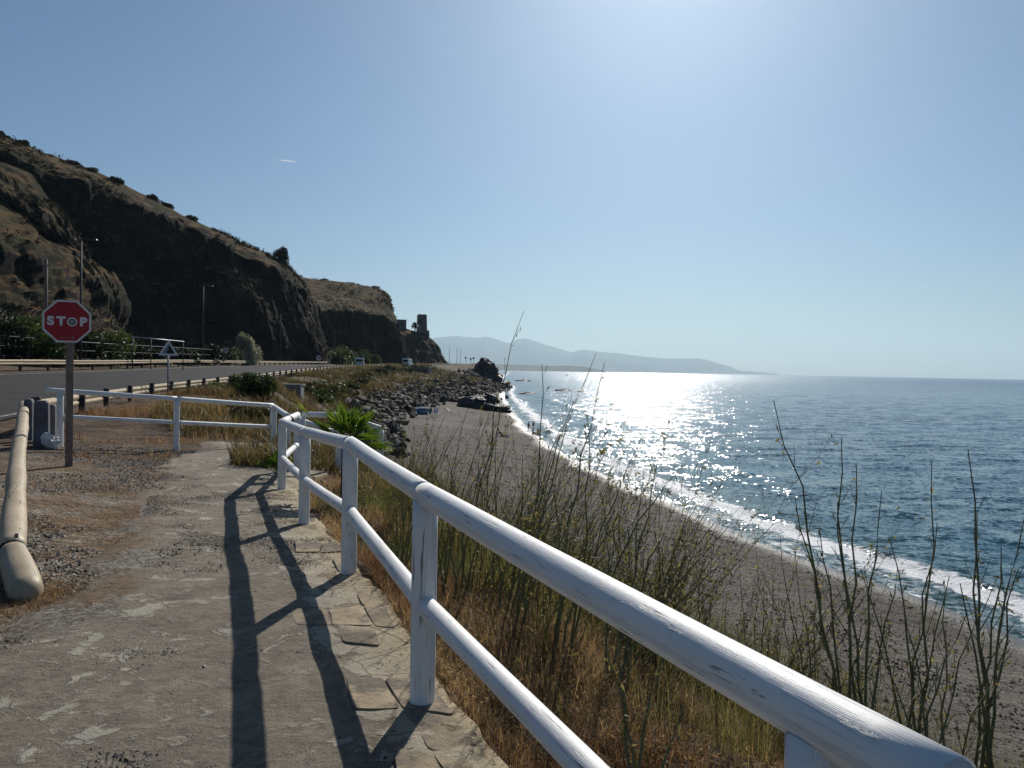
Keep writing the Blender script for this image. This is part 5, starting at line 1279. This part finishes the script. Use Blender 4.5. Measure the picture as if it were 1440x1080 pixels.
for u, vt, lab in ((632, 488, 'faint thin mast nearest the knoll'), (642.5, 487.5, 'pale mast in the middle of the three distant masts'), (647.5, 491, 'darker mast, rightmost of the three distant masts')):
    b = P(u, 505, 640); b.z = gz(b.x, b.y); h = P(u, vt, 640).z - b.z
    o = empty('mast', b); MB().tube([(0, 0, -.5), (0, 0, h)], [.22, .13], 6).build('pole', M['mast'], o)
    MB().box((0, 0, h * .82), (1.0, .15, .15)).build('crossarm', M['mast'], o)
    tag(o, lab, 'mast', 'distant masts beyond the road')
for i, (u, vt) in enumerate(((655, 503), (662, 504.5), (666, 503.5))):
    tall_palm(u, 506, vt, 520, ['distant palm tuft just right of the masts', 'distant palm tuft midway between masts and rock outcrop', 'distant palm tuft closest to the dark rock outcrop'][i], .7)

# ------------------------------------------------------------------ concrete structures on the bank
b = ghit(414, 556); o = empty('concrete_box', b); hgt = P(414, 542, b.y).z - b.z
MB().box((0, 0, hgt / 2 - .3), (1.15, 1.0, hgt + .6), .1).build('body', M['concrete'], o, bevel=.02)
MB().box((-.1, 0, hgt + .05), (1.5, 1.15, .1), .1).build('lid', M['concrete'], o, bevel=.01)
MB().box((.58, -.45, hgt / 2 - .1), (.1, .12, hgt + .3), .1).build('white_corner', M['sign_white'], o)
tag(o, 'small grey concrete box with a white corner on the bank behind the fan palm', 'concrete box')
b = P(592, 541, 196); tz = P(592, 516.5, 196).z - b.z; o = empty('culvert', b)
MB().box((0, 1.6, tz / 2 - .5), (4.2, 4.2, tz + .6), -.1).build('wall', M['concrete'], o)
MB().box((0, 1.5, tz - .05), (4.6, 4.6, .25), -.1).build('slab', M['concrete'], o)
MB().box((-.1, -.62, tz / 2 - .6), (3.4, .3, tz - .3), -.1).build('opening_shade', M['black'], o)  # solid black slab on the wall, painting the shade inside the culvert mouth
tag(o, 'dark concrete culvert mouth in the road bank below the farther van', 'culvert')

# ------------------------------------------------------------------ vans
M['van_white'] = M_plain('white_van_paint', (.74, .75, .76), None, 4, .3, .5, 0, lo=.45, hi=.9)
M['van_blue'] = M_plain('slate_van_paint', (.20, .23, .32), None, 4, .35, .5, 0)
M['glass'] = M_plain('dark_glass', (.015, .018, .022), None, 4, .08, .6, 0)
M['rubber'] = M_plain('tyre_rubber', (.02, .02, .02), None, 4, .8, .2, 0)
M['lamp_red'] = M_plain('red_lens', (.30, .01, .01), None, 4, .3, .5, 0)
def van(loc, heading, mat, label, hgt=2.2):
    o = empty('van', loc, heading - PI / 2); W = 1.95
    prof = [(-2.5, .35), (2.45, .35), (2.5, .95), (1.75, 1.15), (1.05, hgt - .18), (.75, hgt), (-2.3, hgt), (-2.5, hgt - .25)]
    bd = MB().prism([(p[0], p[1]) for p in prof], (-W / 2, 0, 0), (0, 1, 0), (0, 0, 1), (1, 0, 0), W).build('body', mat, o, bevel=.05)
    MB().box((0, -2.52, hgt * .70), (W * .78, .05, hgt * .26)).build('rear_window', M['glass'], o)
    for sx in (-1, 1):
        MB().box((sx * (W / 2 + .005), -.4, hgt * .72), (.03, 2.6, hgt * .22)).build('side_window', M['glass'], o)
        MB().box((sx * W * .44, -2.53, .95), (.16, .05, .36)).build('tail_lamp', M['lamp_red'], o)
        MB().box((sx * (W / 2 + .14), .95, hgt * .55), (.24, .1, .2)).build('mirror', M['black'], o)
        for yy in (-1.6, 1.6):
            w = MB().tube([(sx * (W / 2 - .2), yy, .34), (sx * (W / 2 + .01), yy, .34)], .34, 16).build('tyre', M['rubber'], o)
            MB().tube([(sx * (W / 2 - .15), yy, .34), (sx * (W / 2 + .025), yy, .34)], .19, 12).build('rim', M['metal'], w)
    wv = MB(); wv.add([(-.8, 1.70, 1.2), (.8, 1.70, 1.2), (.72, 1.1, hgt - .22), (-.72, 1.1, hgt - .22)], [(0, 1, 2, 3)]); V = wv.V[0] + (0, .06, .04); wv.V[0] = V
    MB().box((0, 1.45, (1.2 + hgt - .2) / 2), (1.55, .05, .75), Matrix.Rotation(-.62, 3, 'X')).build('windscreen', M['glass'], o)
    MB().box((0, -2.55, .48), (W * .95, .12, .22)).build('bumper', M['black'], o)
    tag(o, label, 'van', 'vans on the road'); return o
def on_road(y, off):
    k = int(np.argmin(np.abs(rq[:, 1] - y))); p = rq[k, :2] + rn[k] * off
    return Vector((p[0], p[1], float(fZG(np.array([y]))[0] + fR(np.array([y]))[0] * off / 12) + .01)), math.atan2(rt[k][1], rt[k][0])
l1, h1 = on_road(172, 3.4); q = P(505.5, 512, 172); l1.x = q.x
van(l1, h1 + .14, M['van_white'], 'nearer white van on the road, in front of the reeds')
l2, h2 = on_road(225, 3.6); q = P(573.5, 512, 225); l2.x = min(q.x, l2.x + 3) ; l2.x = q.x
van(l2, h2 - .12, M['van_white'], 'farther white van with a shaded rear, close to the tall thin palm', 2.3)

# ------------------------------------------------------------------ beach people and gear
M['skin'] = M_plain('sunlit_skin', (.42, .24, .16), None, 8, .6, .3, 0)
M['cloth_dark'] = M_plain('dark_swimwear', (.03, .03, .045), None, 8, .8, .2, 0)
M['cloth_red'] = M_plain('orange_swimwear', (.45, .10, .04), None, 8, .8, .2, 0)
M['hair'] = M_plain('dark_hair', (.025, .018, .013), None, 8, .7, .2, 0)
M['canvas_blue'] = M_plain('blue_canvas', (.07, .125, .19), (.055, .10, .15), 4, .8, .2, .1)
M['canvas_dark'] = M_plain('dark_canvas', (.03, .05, .08), None, 4, .8, .2, .1)
def skin_body(joints, bones, radii, name, mat, parent):
    me = bpy.data.meshes.new(name); me.from_pydata(joints, bones, []); o = bpy.data.objects.new(name, me); COL.objects.link(o)
    md = o.modifiers.new('skin', 'SKIN'); md.use_smooth_shade = True
    for i, r in enumerate(radii): me.skin_vertices[0].data[i].radius = (r, r)
    me.skin_vertices[0].data[0].use_root = True
    ms = o.modifiers.new('sub', 'SUBSURF'); ms.levels = ms.render_levels = 1
    dg = bpy.context.evaluated_depsgraph_get(); nm = bpy.data.meshes.new_from_object(o.evaluated_get(dg)); bpy.data.objects.remove(o)
    return new_obj(name, nm, mat, parent)
def person(loc, rz, pose, label, suit, hat=False):
    o = empty('person', loc, rz); J = [(0, 0, .92), (0, 0, 1.12), (0, 0, 1.36), (0, 0, 1.48), (0, 0, 1.56), (0, -.01, 1.66)]
    Rr = [.14, .125, .15, .06, .085, .085]; B = [(0, 1), (1, 2), (2, 3), (3, 4), (4, 5)]
    def chain(root, pts, rad):
        p = root
        for q, r in zip(pts, rad): J.append(q); Rr.append(r); B.append((p, len(J) - 1)); p = len(J) - 1
        return p
    for s in (-1, 1):
        if pose == 'stand':
            chain(0, [(s * .1, 0, .84), (s * .12, -.03 * s, .47), (s * .13, .04, .08), (s * .14, -.13, .03)], [.085, .058, .042, .035])
            w = chain(2, [(s * .19, 0, 1.38), (s * .27, .02, 1.12), (s * .26, -.10, .90)], [.055, .042, .032]); hd = J[w]; dn = (0, -.03, -.09)
        elif pose == 'recline':
            chain(0, [(s * .1, -.06, .90), (s * .13, -.42, 1.02), (s * .12, -.72, .83), (s * .12, -.82, .88)], [.085, .06, .042, .035])
            w = chain(2, [(s * .19, .02, 1.38), (s * .26, .22, 1.12), (s * .24, .20, .86)], [.055, .042, .032]); hd = J[w]; dn = (0, -.08, -.03)
        else:
            chain(0, [(s * .1, -.06, .90), (s * .15, -.34, 1.20), (s * .14, -.52, .83), (s * .14, -.64, .82)], [.085, .06, .042, .035])
            w = chain(2, [(s * .19, -.02, 1.36), (s * .24, -.22, 1.16), (s * .13, -.42, 1.12)], [.055, .042, .032]); hd = J[w]; dn = (-s * .05, -.06, -.03)
        for k in range(4): chain(w, [tuple(np.array(hd) + np.array(dn) * (.55 if k else .5) + np.array((.018 * (k - 1.5), .0, 0))), tuple(np.array(hd) + np.array(dn) * (1.0 + .1 * (k in (1, 2))) + np.array((.02 * (k - 1.5), .008, -.004)))], [.009, .007])
        chain(w, [tuple(np.array(hd) + np.array((-s * .03, -.03, -.02)))], [.009])
    if pose != 'stand':      # drop the hips to the sand and lean the trunk
        lean = -.62 if pose == 'recline' else .18
        for i in range(len(J)):
            x, y, z = J[i]; J[i] = (x, y, z - .80)
        for i in (1, 2, 3, 4, 5):
            x, y, z = J[i]; r = z - .12; J[i] = (x, y - math.sin(lean) * r * 1.0, .12 + math.cos(lean) * r)
        if pose == 'recline':
            for i in range(6, len(J)):
                x, y, z = J[i]
                if abs(x) > .15 and y > 0: J[i] = (x, y + .22, max(.04, z * .8))
    skin_body(J, B, Rr, 'body', M['skin'], o)
    hd = np.array(J[5]); V, T = blob(.088, .10, .075, 3, .05, 3); mb = MB(); mb.add(V + hd + np.array((0, .025, .045)), tris=T); mb.build('hair', M['hair'] if not hat else M['canvas_blue'], o, smooth=True)
    mb = MB(); c0 = np.array(J[0]); V, T = blob(.165, .15, .13, 8, .04, 3); mb.add(V + c0 - (0, 0, .03), tris=T); mb.build('shorts', suit, o, smooth=True)
    mb = MB()
    for s in (-1, 1):
        mb.tube([hd + (s * .03, -.085, .012), hd + (s * .03, -.094, .012)], .010, 6)
    mb.build('eyes', M['black'], o); mb = MB(); mb.tube([hd + (0, -.08, .0), hd + (0, -.108, -.022)], [.012, .016], 6); mb.build('nose', M['skin'], o)
    tag(o, label, 'person'); return o
q = ghit(706, 614); person(q, 1.9, 'recline', 'person in orange swimwear reclining on a mat on the open sand', M['cloth_red'])
mb = MB(); mb.box((0, 0, .02), (1.0, 2.0, .035), 1.9); o = mb.build('beach_mat', M['canvas_dark'], bevel=.01); o.location = q + Vector((-.35, -.05, .0)); tag(o, 'dark beach mat under the reclining person', 'beach mat')
q = ghit(750, 605); o = person(q, .4, 'stand', 'child in dark swimwear standing at the edge of the surf', M['cloth_dark']); o.scale = (.62,) * 3
q = ghit(743, 606); o = person(q, -.6, 'stand', 'child in orange swimwear standing on wet sand left of the child at the surf', M['cloth_red']); o.scale = (.58,) * 3
q = ghit(749, 611); o = person(q, 2.0, 'sit', 'child sitting on the wet sand in front of the two standing children', M['cloth_dark']); o.scale = (.62,) * 3
q = ghit(757, 612); o = person(q, -2.4, 'sit', 'child with a blue cap sitting on the sand nearest the foam', M['cloth_red'], True); o.scale = (.62,) * 3
q = ghit(569.5, 578); person(q, .8, 'sit', 'person in dark clothes sitting by the boulders left of the blue shelter', M['cloth_dark'])
# blue shelter
q = ghit(596, 588); so = empty('beach_shelter', q, .25); so.scale = (.8, .8, .8)
mb = MB(); n = 9; V = []
for i in range(n):
    f = i / (n - 1); y = -1.0 + 1.9 * f; z = 1.62 - .75 * (1 - f) ** 2 - .05 * math.sin(f * PI * 3)
    for x in (-1.15, -.4, .4, 1.15): V.append((x, y, z - .12 * (x / 1.15) ** 2))
V = np.array(V); nn = len(V); V = np.concatenate([V, V - (0, 0, .015)])
g = grid_faces(n, 4); bd = []
mb.add(V, np.concatenate([g, g[:, ::-1] + nn])); mb.build('canopy', M['canvas_blue'], so)
MB().box((.95, .1, 1.05), (.03, 1.5, 1.0), Matrix.Rotation(.12, 3, 'Y')).build('side_panel', M['canvas_dark'], so)
MB().box((-.35, -.98, .72), (1.5, .025, .42), Matrix.Rotation(-.2, 3, 'X')).build('front_panel', M['canvas_blue'], so)
for x in (-1.1, 1.1):
    for y, zt in ((-.95, .8), (.85, 1.5)): MB().tube([(x, y, -.2), (x * .98, y, zt)], .022, 6).build('pole', M['metal'], so)
tag(so, 'blue canvas beach shelter with a dark side panel on thin poles', 'beach shelter')
q = ghit(601, 586) + Vector((1.1, .4, 0)); ch = empty('beach_chair', q, .5)
MB().box((0, 0, .36), (.55, .5, .04)).build('seat', M['sign_white'], ch); MB().box((0, .30, .68), (.55, .04, .6), Matrix.Rotation(-.3, 3, 'X')).build('backrest', M['sign_white'], ch)
for x in (-.25, .25):
    for y in (-.22, .22): MB().tube([(x, y, -.05), (x, y, .36)], .015, 6).build('leg', M['metal'], ch)
tag(ch, 'white folding chair beside the blue shelter', 'beach chair')
q = ghit(640, 582); lo = empty('sun_lounger', q, 1.45)
MB().box((0, 0, .33), (.62, 1.4, .05)).build('seat', M['sign_pink'], lo); MB().box((0, .92, .52), (.62, .65, .05), Matrix.Rotation(.7, 3, 'X')).build('backrest', M['sign_pink'], lo)
for x in (-.28, .28):
    for y in (-.6, .6): MB().tube([(x, y, -.05), (x, y, .33)], .018, 6).build('leg', M['dark_metal'], lo)
tag(lo, 'low empty lounger on the sand between the shelter and the dark beach rock', 'sun lounger')
# small boat near the horizon
c = P(797, 524.5, 1150); c.z = SEA_Z; bo = empty('small_boat', c)
mb = MB(); mb.prism([(-1.6, 1.0), (1.8, 1.2), (1.2, -.2), (-1.3, -.2)], (0, -.8, 0), (1, 0, 0), (0, 0, 1), (0, 1, 0), 1.6); mb.build('hull', M['dark_metal'], bo)
MB().tube([(.1, 0, .6), (.1, 0, 5.2)], .09, 6).build('mast', M['mast'], bo)
tag(bo, 'tiny boat with a bare mast far out on the glittering sea', 'boat')
# pale stone on the near bank
for i, (u, v, d, s, lab) in enumerate(((1250, 985, 5.6, .34, 'pale flat stone in the dry grass at lower right, between the broom stems'), (1205, 975, 5.9, .2, 'smaller pale stone left of the flat stone at lower right'))):
    b = P(u, v, d); b.z = gz(b.x, b.y) + .08; rock_thing('pale_stone', [(0, 0, 0, s, s * .7, s * .4)], M['white_stone'], lab, 'stone', b, sub=3)

# ------------------------------------------------------------------ contrail, haze
c = P(403, 226, 14000); mb = MB(); d_ = Vector((1, .3, 0)).normalized()
mb.tube([c - d_ * 170, c - d_ * 60, c + d_ * 60, c + d_ * 170], [3, 9, 9, 3], 8)
t = NT('thin_cloud'); tr_ = t.n('ShaderNodeBsdfTranslucent'); tr_.inputs[0].default_value = (.9, .9, .9, 1); M['cloud'] = t.done(tr_)
o = mb.build('contrail', M['cloud'], smooth=True); tag(o, 'short white vapour trail high in the sky above the hill', 'vapour trail')
hz = MB().box((0, 13300, 540), (38000, 29000, 1120)).build('haze')
hz.location = (0, 0, 0); tag(hz, kind='stuff'); hz['label'] = 'thin sea haze over the coast'; hz['category'] = 'haze'
mm = bpy.data.materials.new('sea_haze'); mm.use_nodes = True; nt = mm.node_tree; nt.nodes.clear()
out = nt.nodes.new('ShaderNodeOutputMaterial'); pv = nt.nodes.new('ShaderNodeVolumePrincipled')
pv.inputs['Color'].default_value = (.62, .84, 1.0, 1); pv.inputs['Density'].default_value = .5e-4; pv.inputs['Anisotropy'].default_value = .30
nt.links.new(pv.outputs[0], out.inputs['Volume']); hz.data.materials.append(mm)

# ------------------------------------------------------------------ light
EL, AZ = math.radians(33.4), math.radians(11.2)
sdir = Vector((math.sin(AZ) * math.cos(EL), math.cos(AZ) * math.cos(EL), math.sin(EL)))
sl = bpy.data.lights.new('sun', 'SUN'); sl.energy = 4.5; sl.angle = math.radians(.53); sl.color = (1.0, .95, .87)
so = bpy.data.objects.new('sun', sl); COL.objects.link(so); so.rotation_euler = (-sdir).to_track_quat('-Z', 'Y').to_euler()
w = bpy.data.worlds.new('World'); sc.world = w; w.use_nodes = True
nt = w.node_tree; nt.nodes.clear(); wo = nt.nodes.new('ShaderNodeOutputWorld'); bg = nt.nodes.new('ShaderNodeBackground'); sk = nt.nodes.new('ShaderNodeTexSky')
sk.sky_type = 'NISHITA'; sk.sun_disc = False; sk.sun_elevation = EL; sk.sun_rotation = AZ; sk.altitude = 0; sk.air_density = 1.0; sk.dust_density = 0.9; sk.ozone_density = 6.0
bg.inputs[1].default_value = .050
mt = nt.nodes.new('ShaderNodeMix'); mt.data_type = 'RGBA'; mt.blend_type = 'MULTIPLY'; mt.inputs[0].default_value = 1.0; mt.inputs[7].default_value = (.88, 1.03, 1.08, 1)
nt.links.new(sk.outputs[0], mt.inputs[6]); nt.links.new(mt.outputs[2], bg.inputs[0]); nt.links.new(bg.outputs[0], wo.inputs[0])
sc.view_settings.view_transform = 'Standard'; sc.view_settings.look = 'None'; sc.view_settings.exposure = 0.18; sc.view_settings.gamma = 1.0
sc.render.engine = 'CYCLES'
sc.cycles.max_bounces = 6; sc.cycles.diffuse_bounces = 3; sc.cycles.glossy_bounces = 2; sc.cycles.transmission_bounces = 3
sc.cycles.volume_bounces = 0
sc.cycles.use_denoising = True
